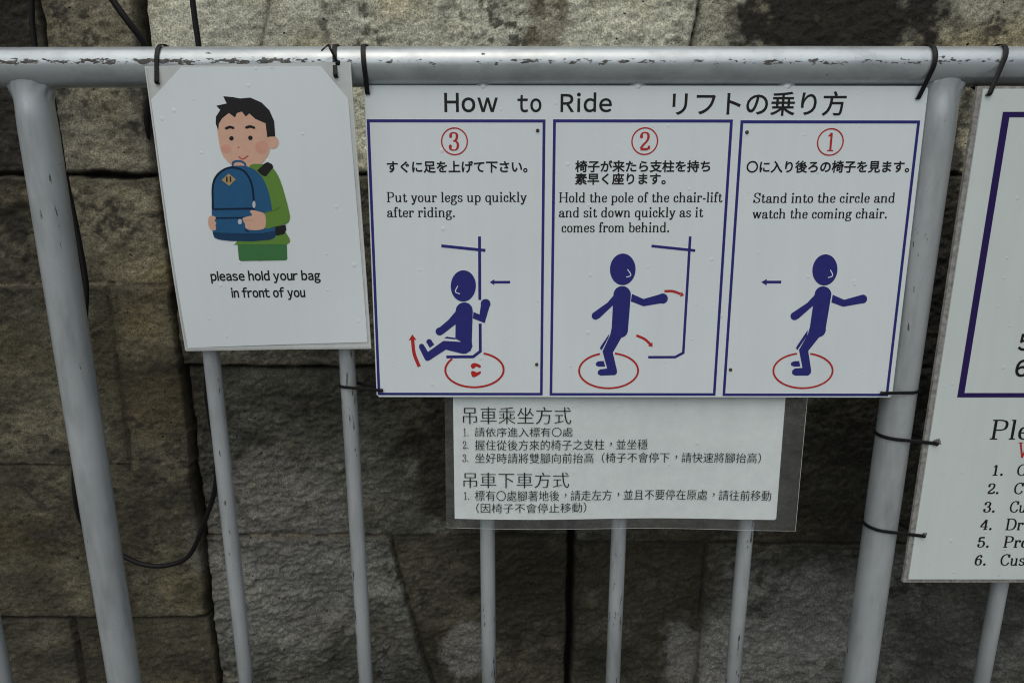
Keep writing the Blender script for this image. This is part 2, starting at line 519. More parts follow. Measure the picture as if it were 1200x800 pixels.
    # skirts closing the gap between the dressed face and the body
    sk = []
    def skirt(line, b0, b1):
        nonlocal co
        tgt = co[line].copy(); tgt[:, 1] = WALL_Y + 0.09
        s0 = len(co) + 8 + sum(len(t) for t, _ in sk)
        q = [(line[i], line[i + 1], s0 + i + 1, s0 + i) for i in range(len(line) - 1)]
        sk.append((tgt, np.array(q)))
    skirt(idx[-1, :], 0, 0); skirt(idx[:, 0], 0, 0); skirt(idx[:, -1], 0, 0)
    allco = np.concatenate([co, box] + [t for t, _ in sk])
    allq = np.concatenate([quads, bq] + [q for _, q in sk])
    me = bpy.data.meshes.new('stone_wall')
    me.vertices.add(len(allco)); me.vertices.foreach_set('co', allco.astype(np.float32).ravel())
    me.loops.add(allq.size); me.loops.foreach_set('vertex_index', allq.astype(np.int32).ravel())
    me.polygons.add(len(allq)); me.polygons.foreach_set('loop_start', (np.arange(len(allq)) * 4).astype(np.int32))
    me.polygons.foreach_set('use_smooth', np.concatenate([np.ones(len(quads), bool), np.zeros(len(allq) - len(quads), bool)]))
    me.update(calc_edges=True)
    at_ = me.color_attributes.new('tint', 'FLOAT_COLOR', 'POINT')
    cc = np.ones((len(allco), 4), np.float32); cc[:, :3] = 0.2
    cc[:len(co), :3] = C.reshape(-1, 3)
    at_.data.foreach_set('color', cc.ravel())
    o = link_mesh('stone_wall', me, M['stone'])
    tag(o, 'weathered rough stone block wall behind the railing', 'wall')


build_wall()


# ------------------------------------------------------------------ railing
def add_lathe(bm, axis_pts, radii, seg=40, cap=True):
    """rings along a straight or bent axis"""
    rings = []
    n = len(axis_pts)
    prevx = None
    for i, (p, r) in enumerate(zip(axis_pts, radii)):
        p = Vector(p)
        a = Vector(axis_pts[max(i - 1, 0)]); b = Vector(axis_pts[min(i + 1, n - 1)])
        t = (b - a).normalized()
        if prevx is None:
            ref = Vector((0, 0, 1)) if abs(t.z) < 0.9 else Vector((0, 1, 0))
            ux = t.cross(ref).normalized()
        else:
            ux = (prevx - t * prevx.dot(t)).normalized()
        prevx = ux
        uy = t.cross(ux)
        rings.append([bm.verts.new(p + (ux * math.cos(k * 2 * math.pi / seg) + uy * math.sin(k * 2 * math.pi / seg)) * r) for k in range(seg)])
    for a, b in zip(rings[:-1], rings[1:]):
        for k in range(seg):
            bm.faces.new((a[k], a[(k + 1) % seg], b[(k + 1) % seg], b[k]))
    if cap:
        bm.faces.new(rings[0][::-1]); bm.faces.new(rings[-1])
    bmesh.ops.recalc_face_normals(bm, faces=bm.faces)


fence = empty('railing', (0, RAIL_Y, 0))
tag(fence, 'chipped grey painted steel pipe railing carrying the signs', 'railing')
bm = bmesh.new()
xs = np.linspace(-1.75, 1.75, 60)
add_lathe(bm, [(x, 0.0006 * math.sin(x * 5), RAIL_Z + 0.0008 * math.sin(x * 2.4 + 0.9)) for x in xs], [RAIL_R] * 60, 64)
obj('top_rail', bm, M['rail'], fence, True)
BOT_Z = 0.16
POST_X = (-0.5415, 0.4845)
for i, px in enumerate(POST_X):
    bm = bmesh.new()
    zz, rr = [], []
    pr = 0.0202
    zt = RAIL_Z - RAIL_R
    for z in (0.0, 0.4, 0.8, 1.1): zz.append((px, 0, z)); rr.append(pr)
    add_lathe(bm, zz, rr, 64, cap=False)
    top = sorted(bm.verts, key=lambda v: -v.co.z)[:64]
    top.sort(key=lambda v: math.atan2(v.co.y, v.co.x - px))
    prev = top
    for d, fl in ((0.052, 0), (0.044, 0), (0.036, 0), (0.030, 0), (0.025, 0.0001), (0.020, 0.0002), (0.014, 0.0007), (0.009, 0.0018), (0.0055, 0.0030), (0.003, 0.0040), (0.001, 0.0046), (-0.0015, 0.0044), (-0.005, 0.002), (-0.009, 0.0)):
        ring = []
        for v in top:
            an = math.atan2(v.co.y, v.co.x - px)
            r = pr + (fl + (0.0012 * math.sin(an * 11 + i * 2 + d * 300) + 0.0004 * math.sin(an * 23)) * (d < 0.012)) * math.cos(an) ** 2
            sq = max(0.0, min(1.0, (0.050 - d) / 0.046)); sq = sq * sq * (3 - 2 * sq)
            dy = r * math.sin(an) * (1 - 0.20 * sq)
            zs = RAIL_Z - math.sqrt(max(RAIL_R ** 2 - dy * dy, 0.0))
            ring.append(bm.verts.new((px + r * math.cos(an), dy, zs - d)))
        for k in range(64):
            bm.faces.new((prev[k], prev[(k + 1) % 64], ring[(k + 1) % 64], ring[k]))
        prev = ring
    bmesh.ops.recalc_face_normals(bm, faces=bm.faces)
    obj('post', bm, M['post'], fence, True)
for px in (-0.709, -0.3714, -0.2042, -0.0323, 0.1407, 0.3080, 0.6560):
    bm = bmesh.new()
    add_lathe(bm, [(px, 0, BOT_Z), (px, 0, 0.6), (px, 0, RAIL_Z - RAIL_R - 0.004), (px, 0, RAIL_Z - RAIL_R + 0.004)], [0.0099, 0.0099, 0.0099, 0.0115], 32)
    obj('baluster', bm, M['bar'], fence, True)
bm = bmesh.new()
add_lathe(bm, [(-1.75, 0, BOT_Z), (0, 0, BOT_Z), (1.75, 0, BOT_Z)], [0.0165] * 3, 40)
obj('bottom_rail', bm, M['post'], fence, True)


# ------------------------------------------------------------------ flat printed work on boards
class Board:
    """a flat rectangle in space, with the photograph's corner pixels of it, so that
    anything measured on it in the photograph gets its own place in board metres"""

    def __init__(s, cx, Y, cz, w, h, roll, tilt, quad=None, warp=None):
        s.w, s.h = w, h
        s.M = Matrix.Translation((cx, Y, cz + CAM_H)) @ Matrix.Rotation(-tilt, 4, 'X') @ Matrix.Rotation(-roll, 4, 'Y')
        s.base = s.M @ Matrix.Translation((0, 0, -h / 2))      # origin at the middle of the lower edge
        s.warp = warp
        if quad is None:
            rect = [(-w / 2, h / 2), (w / 2, h / 2), (w / 2, -h / 2), (-w / 2, -h / 2)]
            quad = [s.project(*r) for r in rect]
        s.Hm = s.homog(quad, [(-w / 2, h), (w / 2, h), (w / 2, 0), (-w / 2, 0)])
        s.z = 0.0

    def project(s, a, b):
        p = s.M @ Vector((a, 0, b)); y, z = p.y, p.z - CAM_H
        d = y * cs - z * sn; up = y * sn + z * cs
        return 600 + 800 * p.x / d, 400 - 800 * up / d

    @staticmethod
    def homog(src, dst):
        A, b = [], []
        for (x, y), (u, v) in zip(src, dst):
            A.append([x, y, 1, 0, 0, 0, -u * x, -u * y]); b.append(u)
            A.append([0, 0, 0, x, y, 1, -v * x, -v * y]); b.append(v)
        return np.append(np.linalg.solve(np.array(A, float), np.array(b, float)), 1).reshape(3, 3)

    def L(s, px, py):
        q = s.Hm @ np.array([px, py, 1.0])
        return (q[0] / q[2], q[1] / q[2])

    def mm(s, px, py):
        a, b = s.L(px - 2, py), s.L(px + 2, py)
        return math.hypot(a[0] - b[0], a[1] - b[1]) / 4      # metres per photo pixel there

    def root(s, name):
        o = empty(name, (0, 0, 0)); o.matrix_world = s.base
        return o


class Art:
    """flat polygons collected into one mesh of a board, each a hair in front of the last"""

    def __init__(s, board, depth):
        s.b, s.d, s.v, s.f, s.k = board, depth, [], [], 0

    def _y(s): return s.d - (s.k % 12) * 0.000006

    def _add(s, pts, faces):
        n = len(s.v); y = s._y()
        for p in pts:
            wy = s.b.warp(p[0], p[1]) if s.b.warp else 0.0
            s.v.append((p[0], y + wy, p[1]))
        for f in faces:
            s.f.append(tuple(n + i for i in f))
        s.k += 1

    def poly(s, pts):          # board coordinates
        tri = tessellate_polygon([[Vector((p[0], p[1], 0)) for p in pts]])
        s._add(pts, tri)
        return s

    def ppx(s, pts): return s.poly([s.b.L(*p) for p in pts])

    def quad(s, x0, z0, x1, z1): s._add([(x0, z0), (x1, z0), (x1, z1), (x0, z1)], [(0, 1, 2, 3)])

    def ribbon(s, pts, hw, closed=False, round_=False):
        """hw: half width or function of the normal -> half width (a pen)"""
        P = [np.array(p, float) for p in pts]
        n = len(P)
        w = hw if callable(hw) else (lambda nx, ny: hw)
        def nrm(a, b):
            d = b - a; l = np.hypot(*d) or 1e-9
            return np.array([-d[1], d[0]]) / l
        left, right = [], []
        for i in range(n):
            if closed: n1, n2 = nrm(P[i - 1], P[i]), nrm(P[i], P[(i + 1) % n])
            else:
                n1 = nrm(P[i - 1], P[i]) if i else nrm(P[0], P[1])
                n2 = nrm(P[i], P[i + 1]) if i < n - 1 else n1
            m = n1 + n2; l = np.hypot(*m)
            m = m / l if l > 1e-6 else n1
            k = w(m[0], m[1]) / max(0.35, float(m @ n1))
            left.append(P[i] + m * k); right.append(P[i] - m * k)
        ring = left + right
        fs = [(i, i + 1, n + i + 1, n + i) for i in range(n - 1)]
        if closed: fs.append((n - 1, 0, n, 2 * n - 1))
        s._add([tuple(p) for p in ring], fs)
        if round_ and not closed:
            for p in (P[0], P[-1]): s.disc(p[0], p[1], w(1, 0), w(1, 0), 16)
        return s

    def rpx(s, pts, wpx, closed=False, round_=False):
        k = s.b.mm(*pts[0])
        return s.ribbon([s.b.L(*p) for p in pts], wpx * k / 2, closed, round_)

    def disc(s, cx, cz, rx, rz, n=40):
        s.poly([(cx + rx * math.cos(i * 2 * math.pi / n), cz + rz * math.sin(i * 2 * math.pi / n)) for i in range(n)])
        return s

    def dpx(s, cx, cy, rx, ry, n=40):
        return s.ppx([(cx + rx * math.cos(i * 2 * math.pi / n), cy + ry * math.sin(i * 2 * math.pi / n)) for i in range(n)])

    def done(s, name, mat, parent):
        me = bpy.data.meshes.new(name)
        me.from_pydata(s.v, [], s.f)
        bm = bmesh.new(); bm.from_mesh(me)
        for f in bm.faces:
            f.normal_update()
            if f.normal.y > 0: f.normal_flip()
        bm.to_mesh(me); bm.free()
        return link_mesh(name, me, mat, parent)


def crom(pts, k=6, closed=False):
    P = [np.array(p, float) for p in pts]; n = len(P); out = []
    rng = range(n) if closed else range(n - 1)
    for i in rng:
        p1, p2 = P[i], P[(i + 1) % n]
        p0 = P[i - 1] if (closed or i) else 2 * p1 - p2
        p3 = P[(i + 2) % n] if (closed or i < n - 2) else 2 * p2 - p1
        for j in range(k):
            t = j / k
            out.append(tuple(0.5 * (2 * p1 + (p2 - p0) * t + (2 * p0 - 5 * p1 + 4 * p2 - p3) * t * t + (3 * p1 - p0 - 3 * p2 + p3) * t ** 3)))
    if not closed: out.append(tuple(P[-1]))
    return out


# ---- lettering from the outlines of the built-in fonts, reweighted
_cache = {}


def contours(ch):
    if ch in _cache: return _cache[ch]
    cu = bpy.data.curves.new('glyph', 'FONT'); cu.body = ch
    o = bpy.data.objects.new('glyph', cu); COL.objects.link(o)
    bpy.context.view_layer.update()
    c2 = o.to_curve(bpy.context.evaluated_depsgraph_get())
    res = []
    for sp in c2.splines:
        bp = sp.bezier_points; n = len(bp); poly = []
        for i in range(n):
            a, b = bp[i], bp[(i + 1) % n]
            p0, p1, p2, p3 = [np.array(v[:2]) for v in (a.co, a.handle_right, b.co, b.handle_left)]
            p2, p3 = p3, p2
            d = p3 - p0; L = np.hypot(*d)
            flat = L < 1e-9 or (abs(d[0] * (p1 - p0)[1] - d[1] * (p1 - p0)[0]) / L < 0.002 and abs(d[0] * (p2 - p0)[1] - d[1] * (p2 - p0)[0]) / L < 0.002)
            for t in ([0] if flat else np.arange(4) / 4):
                poly.append((1 - t) ** 3 * p0 + 3 * (1 - t) ** 2 * t * p1 + 3 * (1 - t) * t * t * p2 + t ** 3 * p3)
        q = []
        for p in poly:
            if not q or np.hypot(*(p - q[-1])) > 1e-4: q.append(p)
        if len(q) > 2 and np.hypot(*(q[0] - q[-1])) < 1e-4: q.pop()
        if len(q) > 2: res.append(np.array(q))
    bpy.data.objects.remove(o); bpy.data.curves.remove(cu)
    _cache[ch] = res
    return res


def area(p): return 0.5 * float(np.sum(p[:, 0] * np.roll(p[:, 1], -1) - np.roll(p[:, 0], -1) * p[:, 1]))


def reweight(cons, ax, ay):
    """grow (+) or thin (-) the strokes: ax for upright strokes, ay for level ones"""
    sg = 1 if sum(area(c) for c in cons) > 0 else -1
    out = []
    for c in cons:
        a = np.roll(c, 1, 0); b = np.roll(c, -1, 0)
        d1 = c - a; d2 = b - c
        d1 /= np.hypot(d1[:, 0], d1[:, 1])[:, None]; d2 /= np.hypot(d2[:, 0], d2[:, 1])[:, None]
        n1 = np.stack([d1[:, 1], -d1[:, 0]], 1) * sg; n2 = np.stack([d2[:, 1], -d2[:, 0]], 1) * sg
        m = n1 + n2; l = np.hypot(m[:, 0], m[:, 1])[:, None]
        m = np.where(l > 1e-6, m / np.maximum(l, 1e-6), n1)
        k = 1 / np.maximum(0.5, np.sum(m * n1, 1))
        out.append(c + m * k[:, None] * np.array([ax, ay]))
    return out


def fill_contours(cons):
    cu = bpy.data.curves.new('fill', 'CURVE'); cu.dimensions = '2D'; cu.fill_mode = 'BOTH'
    for c in cons:
        sp = cu.splines.new('POLY'); sp.points.add(len(c) - 1)
        sp.points.foreach_set('co', np.concatenate([c, np.zeros((len(c), 1)), np.ones((len(c), 1))], 1).astype(np.float32).ravel())
        sp.use_cyclic_u = True
    o = bpy.data.objects.new('fill', cu); COL.objects.link(o)
    bpy.context.view_layer.update()
    dg = bpy.context.evaluated_depsgraph_get()
    me = bpy.data.meshes.new_from_object(o.evaluated_get(dg))
    v = [tuple(x.co[:2]) for x in me.vertices]; f = [tuple(p.vertices) for p in me.polygons]
    bpy.data.objects.remove(o); bpy.data.curves.remove(cu); bpy.data.meshes.remove(me)
    return v, f


FULL = {c: chr(ord(c) + 0xFEE0) for c in 'ABCDEFGHIJKLMNOPQRSTUVWXYZabcdefghijklmnopqrstuvwxyz0123456789'}


def compose(s, weight=(0, 0), gap=None, space=0.28, tw=True):
    """all outlines of a line of text, em = 1; gap: proportional spacing by outline"""
    x = 0.0; out = []
    for ch in s:
        if ch == ' ':
            x += space; continue
        half = False
        if gap is not None and ch in FULL:
            cons = [c.copy() for c in contours(FULL[ch])] if ch != 'l' else [np.array([(0, 0), (0.086, 0), (0.086, 0.76), (0, 0.76)], float)]
            x0 = min(c[:, 0].min() for c in cons); x1 = max(c[:, 0].max() for c in cons)
            g = gap * (0.55 if ch in 'rtf' else 1.0)
            sh = x + g * (0.6 if ch in 'tfvwy' else 1.0) - x0; adv = sh + x1 + g - x
        else:
            cons = [c.copy() for c in contours(ch)]
            if not cons: x += 1; continue
            if ord(ch) < 0x2000:
                x0 = min(c[:, 0].min() for c in cons); x1 = max(c[:, 0].max() for c in cons)
                sh = x + 0.05 - x0; adv = x1 - x0 + 0.12
            else: sh = x; adv = 1.0
        if ch == '，' and tw:
            for c in cons: c += np.array([0.32, 0.33])
        if weight != (0, 0): cons = reweight(cons, *weight)
        for c in cons: c[:, 0] += sh
        out += cons
        x += adv
    return out


def text_line(art, s, tl, tr, top, bottom, weight=(0, 0), gap=None, space=0.28, slope=0.0):
    """fit the line's ink between photo x tl..tr and photo y top..bottom (at its left end)"""
    bold = max(weight) if max(weight) > 0 else 0.0
    cons = compose(s, (0, 0) if bold else weight, gap, space)
    v, f = fill_contours(cons)
    V = np.array(v)
    x0, y0 = V.min(0) - bold; x1, y1 = V.max(0) + bold
    V = (V - (x0, y0)) / (x1 - x0, y1 - y0)
    pts = []
    a = np.array(art.b.L(tl, bottom)); b = np.array(art.b.L(tr, bottom + slope)); c = np.array(art.b.L(tl, top))
    up = c - a
    up = np.array([0.0, up[1]])
    for q in V: pts.append(tuple(a + (b - a) * q[0] + up * q[1]))
    art._add(pts, f)
    if bold:          # heavier strokes: a rim of ink along every outline
        hw = bold * abs(up[1]) / (y1 - y0)
        for cn_ in cons:
            q = (cn_ - (x0, y0)) / (x1 - x0, y1 - y0)
            art.ribbon([tuple(a + (b - a) * t_[0] + up * t_[1]) for t_ in q], hw, closed=True)
            art.k -= 1
        art.k += 1


# ---- a roman book face drawn with an upright oval pen
G = {}
def _g(ch, adv, *strokes): G[ch] = (adv, strokes)
def sm(*p, **k): return ('c', p)
def ln(*p): return ('l', p)
def cl(*p): return ('o', p)
def ball(x, y, r=52): return ('b', (x, y, r))
def ser(a, b, y): return ('s', ((a, y), (b, y)))
BOWL_R = lambda s: sm((s, 350), (s + 90, 432), (s + 190, 449), (s + 300, 400), (s + 345, 232), (s + 300, 62), (s + 190, 13), (s + 90, 28), (s, 115))
BOWL_L = lambda s: sm((s, 350), (s - 90, 432), (s - 185, 449), (s - 300, 400), (s - 345, 232), (s - 300, 62), (s - 185, 13), (s - 90, 28), (s, 115))
_g('a', 556, sm((118, 345), (165, 425), (265, 449), (360, 420), (395, 320)), ball(125, 345), ln((395, 330), (395, 110)), sm((395, 110), (425, 25), (480, 15), (525, 60)),
   sm((395, 275), (250, 240), (125, 190), (92, 110), (140, 28), (225, 14), (330, 55), (395, 140)))
_g('b', 556, ln((125, 30), (125, 722)), ser(30, 125, 705), BOWL_R(125))
_g('c', 470, sm((375, 340), (335, 425), (255, 449), (135, 390), (90, 232), (135, 70), (255, 14), (350, 50), (405, 130)), ball(360, 340))
_g('d', 590, ln((435, 722), (435, 0)), ser(340, 435, 705), ser(435, 540, 17), BOWL_L(435))
_g('e', 500, ln((95, 245), (415, 245)), sm((412, 245), (395, 380), (340, 437), (258, 449), (135, 390), (90, 232), (135, 70), (255, 14), (350, 45), (418, 120)))
_g('f', 345, ln((150, 0), (150, 560)), sm((150, 555), (175, 670), (250, 722), (325, 690)), ball(320, 660, 46), ser(35, 290, 447), ser(40, 290, 17))
_g('g', 545, cl((240, 449), (330, 425), (375, 310), (330, 195), (240, 170), (150, 195), (105, 310), (150, 425)),
   sm((160, 195), (100, 135), (130, 72), (280, 60), (400, 40), (455, -50), (400, -150), (260, -192), (110, -160), (60, -75), (120, 5), (190, 40)),
   sm((350, 395), (400, 445), (455, 455)), ball(470, 430, 42))
ARCH = lambda s, w: sm((s, 320), (s + 80, 420), (s + 170, 449), (s + w - 40, 425), (s + w, 310))
_g('h', 630, ln((130, 0), (130, 722)), ser(30, 130, 705), ser(35, 240, 17), ARCH(130, 330), ln((460, 320), (460, 0)), ser(365, 570, 17))
_g('i', 315, ln((150, 0), (150, 464)), ser(45, 150, 447), ser(45, 270, 17), ball(145, 650, 58))
_g('k', 610, ln((130, 0), (130, 722)), ser(30, 130, 705), ser(35, 240, 17), ln((130, 190), (450, 447)), ln((250, 290), (490, 20)), ser(370, 590, 17), ser(340, 550, 447))
_g('l', 315, ln((150, 0), (150, 722)), ser(45, 150, 705), ser(45, 270, 17))
_g('m', 900, ln((130, 0), (130, 464)), ser(30, 130, 447), ser(35, 240, 17), ARCH(130, 300), ln((430, 320), (430, 0)), ser(340, 535, 17), ARCH(430, 300), ln((730, 320), (730, 0)), ser(635, 840, 17))
_g('n', 625, ln((130, 0), (130, 464)), ser(30, 130, 447), ser(35, 240, 17), ARCH(130, 330), ln((460, 320), (460, 0)), ser(365, 570, 17))
_g('o', 520, cl((255, 449), (385, 390), (430, 232), (385, 72), (255, 14), (130, 72), (85, 232), (130, 390)))
_g('p', 575, ln((130, -190), (130, 464)), ser(30, 130, 447), ser(30, 250, -185), BOWL_R(130))
_g('q', 560, ln((435, -190), (435, 464)), ser(320, 540, -185), BOWL_L(435))
_g('r', 450, ln((130, 0), (130, 464)), ser(30, 130, 447), ser(35, 260, 17), sm((130, 310), (200, 410), (290, 449), (375, 425)), ball(370, 395, 56))
_g('s', 465, sm((375, 345), (340, 425), (230, 449), (125, 415), (95, 345), (140, 275), (240, 240), (345, 195), (385, 115), (335, 40), (230, 14), (115, 50), (80, 135)))
_g('t', 395, sm((165, 600), (165, 400), (165, 120), (195, 30), (260, 14), (330, 40), (355, 115)), ser(40, 330, 447))
_g('u', 625, ln((130, 464), (130, 160)), sm((130, 165), (160, 45), (260, 14), (370, 55), (455, 165)), ln((455, 464), (455, 0)), ser(30, 130, 447), ser(355, 455, 447), ser(455, 560, 17))
_g('w', 790, ln((100, 447), (250, 15)), ln((250, 15), (400, 440)), ln((390, 447), (540, 15)), ln((540, 15), (690, 447)), ser(20, 200, 447), ser(310, 480, 447), ser(610, 780, 447))
_g('y', 550, ln((100, 447), (280, 20)), sm((450, 447), (350, 180), (260, -60), (190, -165), (110, -175)), ball(110, -140, 48), ser(20, 200, 447), ser(365, 535, 447))
_g('-', 340, ('h', ((55, 240), (285, 240))))
_g('.', 278, ball(135, 52, 58))
_g('P', 680, ln((165, 0), (165, 722)), ser(40, 310, 17), ser(40, 165, 705), sm((165, 705), (380, 700), (530, 650), (575, 530), (530, 400), (380, 348), (165, 345)))
_g('H', 833, ln((165, 0), (165, 722)), ln((665, 0), (665, 722)), ser(40, 290, 17), ser(40, 290, 705), ser(540, 790, 17), ser(540, 790, 705), ln((165, 365), (665, 365)))
_g('S', 640, sm((525, 540), (480, 660), (330, 706), (170, 655), (120, 540), (180, 430), (320, 370), (470, 300), (535, 185), (465, 60), (310, 17), (150, 70), (90, 210)), ln((530, 720), (535, 510)), ln((85, 10), (85, 230)))
_g('C', 730, sm((620, 520), (560, 650), (410, 706), (190, 600), (105, 360), (190, 110), (410, 17), (560, 65), (655, 200)), ln((625, 715), (628, 500)))
_g('D', 790, ln((165, 0), (165, 722)), ser(40, 165, 17), ser(40, 165, 705), sm((165, 705), (420, 700), (610, 610), (690, 360), (610, 110), (420, 22), (165, 17)))
_g('W', 990, ln((120, 700), (320, 15)), ln((320, 15), (500, 690)), ln((480, 700), (680, 15)), ln((680, 15), (870, 700)), ser(20, 240, 705), ser(390, 600, 705), ser(780, 970, 705))
_g('1', 556, ln((290, 0), (290, 680)), sm((130, 560), (220, 600), (285, 680)), ser(130, 450, 17))
_g('2', 556, sm((110, 520), (160, 630), (275, 668), (410, 620), (445, 490), (380, 350), (230, 210), (105, 70)), ball(125, 515, 56), ('h', ((100, 40), (420, 40))), ln((400, 40), (470, 60)), ln((470, 40), (485, 170)))
_g('3', 556, sm((115, 545), (165, 635), (275, 668), (400, 620), (420, 510), (370, 400), (250, 355)), ball(135, 535, 52), sm((250, 355), (400, 325), (460, 190), (400, 55), (265, 13), (130, 50), (95, 150)), ball(115, 155, 54))
_g('4', 556, ln((350, 660), (55, 195)), ln((45, 195), (510, 195)), ln((365, 0), (365, 670)), ser(240, 490, 17))
_g('5', 556, ('h', ((150, 640), (430, 640))), ln((140, 650), (125, 350)), sm((125, 355), (250, 420), (390, 375), (455, 220), (390, 60), (260, 13), (135, 50), (95, 150)), ball(115, 155, 52))
_g('6', 556, cl((285, 410), (405, 355), (450, 210), (405, 65), (285, 13), (165, 65), (115, 210), (165, 355)), sm((430, 590), (350, 662), (230, 600), (130, 430), (115, 210)), ball(420, 570, 50))


def serif_line(art, s, left, right, base, cap_px, heavy=1.0, slope=0.0, slant=0.0, widen=None):
    """roman line between photo x left..right with its baseline at photo y base"""
    tot = 0.0
    for ch in s: tot += 300 if ch == ' ' else G[ch][0]
    first = 30; last = 20
    a = np.array(art.b.L(left, base)); b = np.array(art.b.L(right, base + slope)); c = np.array(art.b.L(left, base - cap_px))
    sx = np.hypot(*(b - a)) / (tot - first - last); sy = abs(c[1] - a[1]) / 722.0
    ux = (b - a) / np.hypot(*(b - a)); uy = np.array([slant, 1.0])
    T = lambda x, y: tuple(a + ux * ((x - first) * sx) + uy * (y * sy))
    rx, ry = 43 * heavy * sx, 19 * heavy * sy
    pen = lambda nx, ny: math.hypot(rx * nx, ry * ny)
    thin = lambda nx, ny: 18 * heavy * sy
    bar = lambda nx, ny: 36 * heavy * sy
    x = 0.0
    for ch in s:
        if ch == ' ':
            x += 300; continue
        adv, strokes = G[ch]
        for typ, p in strokes:
            if typ == 'b': art.disc(*T(x + p[0], p[1]), p[2] * sx * heavy, p[2] * sy * heavy, 14)
            elif typ == 'l': art.ribbon([T(x + q[0], q[1]) for q in p], pen)
            elif typ == 's': art.ribbon([T(x + q[0], q[1]) for q in p], thin)
            elif typ == 'h': art.ribbon([T(x + q[0], q[1]) for q in p], bar)
            elif typ == 'c': art.ribbon(crom([T(x + q[0], q[1]) for q in p], 5), pen)
            elif typ == 'o': art.ribbon(crom([T(x + q[0], q[1]) for q in p], 5, True), pen, closed=True)
        x += adv


def slab(board, name, mat, parent, t, x0=None, z0=None, x1=None, z1=None, y=0.0, bev=0.0006, nx=1, nz=1, corner=0.0):
    """plate from y (front) to y + t (back)"""
    w, h = board.w, board.h
    x0 = -w / 2 if x0 is None else x0; x1 = w / 2 if x1 is None else x1
    z0 = 0 if z0 is None else z0; z1 = h if z1 is None else z1
    bm = bmesh.new()
    v = [bm.verts.new(p) for p in ((x0, y, z0), (x1, y, z0), (x1, y, z1), (x0, y, z1), (x0, y + t, z0), (x1, y + t, z0), (x1, y + t, z1), (x0, y + t, z1))]
    for f in ((0, 1, 2, 3), (5, 4, 7, 6), (1, 5, 6, 2), (4, 0, 3, 7), (3, 2, 6, 7), (4, 5, 1, 0)): bm.faces.new([v[i] for i in f])
    if corner: bmesh.ops.bevel(bm, geom=[e for e in bm.edges if abs((e.verts[0].co - e.verts[1].co).y) > t * 0.5], offset=corner, segments=4, affect='EDGES')
    if bev: bmesh.ops.bevel(bm, geom=[e for e in bm.edges if e.calc_face_angle(0) > R(50)], offset=bev, segments=2, affect='EDGES')
    bmesh.ops.recalc_face_normals(bm, faces=bm.faces)
    return obj(name, bm, mat, parent)


def sheet(board, name, mat, parent, outline, y, n=28, t=0.00025):
    """thin sheet of any outline (board coordinates), divided finely so that it can curl"""
    xs = [p[0] for p in outline]; zs = [p[1] for p in outline]
    bm = bmesh.new()
    vs = [bm.verts.new((p[0], 0, p[1])) for p in outline]
    bm.faces.new(vs)
    for i in range(1, n):
        x = min(xs) + (max(xs) - min(xs)) * i / n; z = min(zs) + (max(zs) - min(zs)) * i / n
        bmesh.ops.bisect_plane(bm, geom=bm.verts[:] + bm.edges[:] + bm.faces[:], plane_co=(x, 0, 0), plane_no=(1, 0, 0))
        bmesh.ops.bisect_plane(bm, geom=bm.verts[:] + bm.edges[:] + bm.faces[:], plane_co=(0, 0, z), plane_no=(0, 0, 1))
    for f in bm.faces:
        f.normal_update()
        if f.normal.y > 0: f.normal_flip()
    for v in bm.verts: v.co.y = y + (board.warp(v.co.x, v.co.z) if board.warp else 0)
    r = bmesh.ops.extrude_face_region(bm, geom=bm.faces[:])
    for e in r['geom']:
        if isinstance(e, bmesh.types.BMVert): e.co.y += t
    bmesh.ops.recalc_face_normals(bm, faces=bm.faces)
    o = obj(name, bm, mat, parent)
    smooth_by_angle(o, 40)
    return o


# ------------------------------------------------------------------ sign 1: how to ride
how = Board(0.1496, 0.800, -0.0819, 0.6293, 0.3604, R(-0.06), R(1.9), [(425, 100), (1088, 101), (1046, 467), (443, 464)])
rt = how.root('ride_instruction_sign')
tag(rt, 'wide white three panel How to Ride sign with navy borders and figures', 'sign')
slab(how, 'board', M['board'], rt, 0.003, corner=0.002)
INK = -0.00025
a = Art(how, INK)
text_line(a, 'How', 519.2, 581.5, 109.0, 131.8, (0.016, 0.016), gap=0.075)
text_line(a, 'to', 604.5, 632.5, 111.5, 131.8, (0.016, 0.016), gap=0.10)
text_line(a, 'Ride', 654.8, 714.7, 108.6, 131.8, (0.016, 0.016), gap=0.085)
a.done('heading', M['black'], rt)
a = Art(how, INK)
text_line(a, 'リフトの乗り方', 785.5, 989, 107.2, 136.2, (0.012, 0.010))
a.done('heading', M['black'], rt)
PANELS = [
    [(429.3, 142.0), (636.3, 141.6), (634.3, 461.0), (446.8, 460.2)],
    [(648.2, 141.8), (857.2, 142.3), (835.4, 462.0), (645.8, 461.5)],
    [(869.2, 142.8), (1078.2, 143.8), (1037.6, 463.4), (847.0, 462.8)],
]
panels = []
for q in PANELS:
    L = [how.L(*p) for p in q]
    x0 = (L[0][0] + L[3][0]) / 2; x1 = (L[1][0] + L[2][0]) / 2; z1 = (L[0][1] + L[1][1]) / 2; z0 = (L[2][1] + L[3][1]) / 2
    a = Art(how, INK); t = 0.0016
    a.quad(x0 - t, z0 - t, x0 + t, z1 + t); a.quad(x1 - t, z0 - t, x1 + t, z1 + t)
    a.k = 0
    a.quad(x0 + t, z1 - t, x1 - t, z1 + t); a.quad(x0 + t, z0 - t, x1 - t, z0 + t)
    panels.append(a.done('panel_border', M['navy'], rt))
p3, p2, p1 = panels


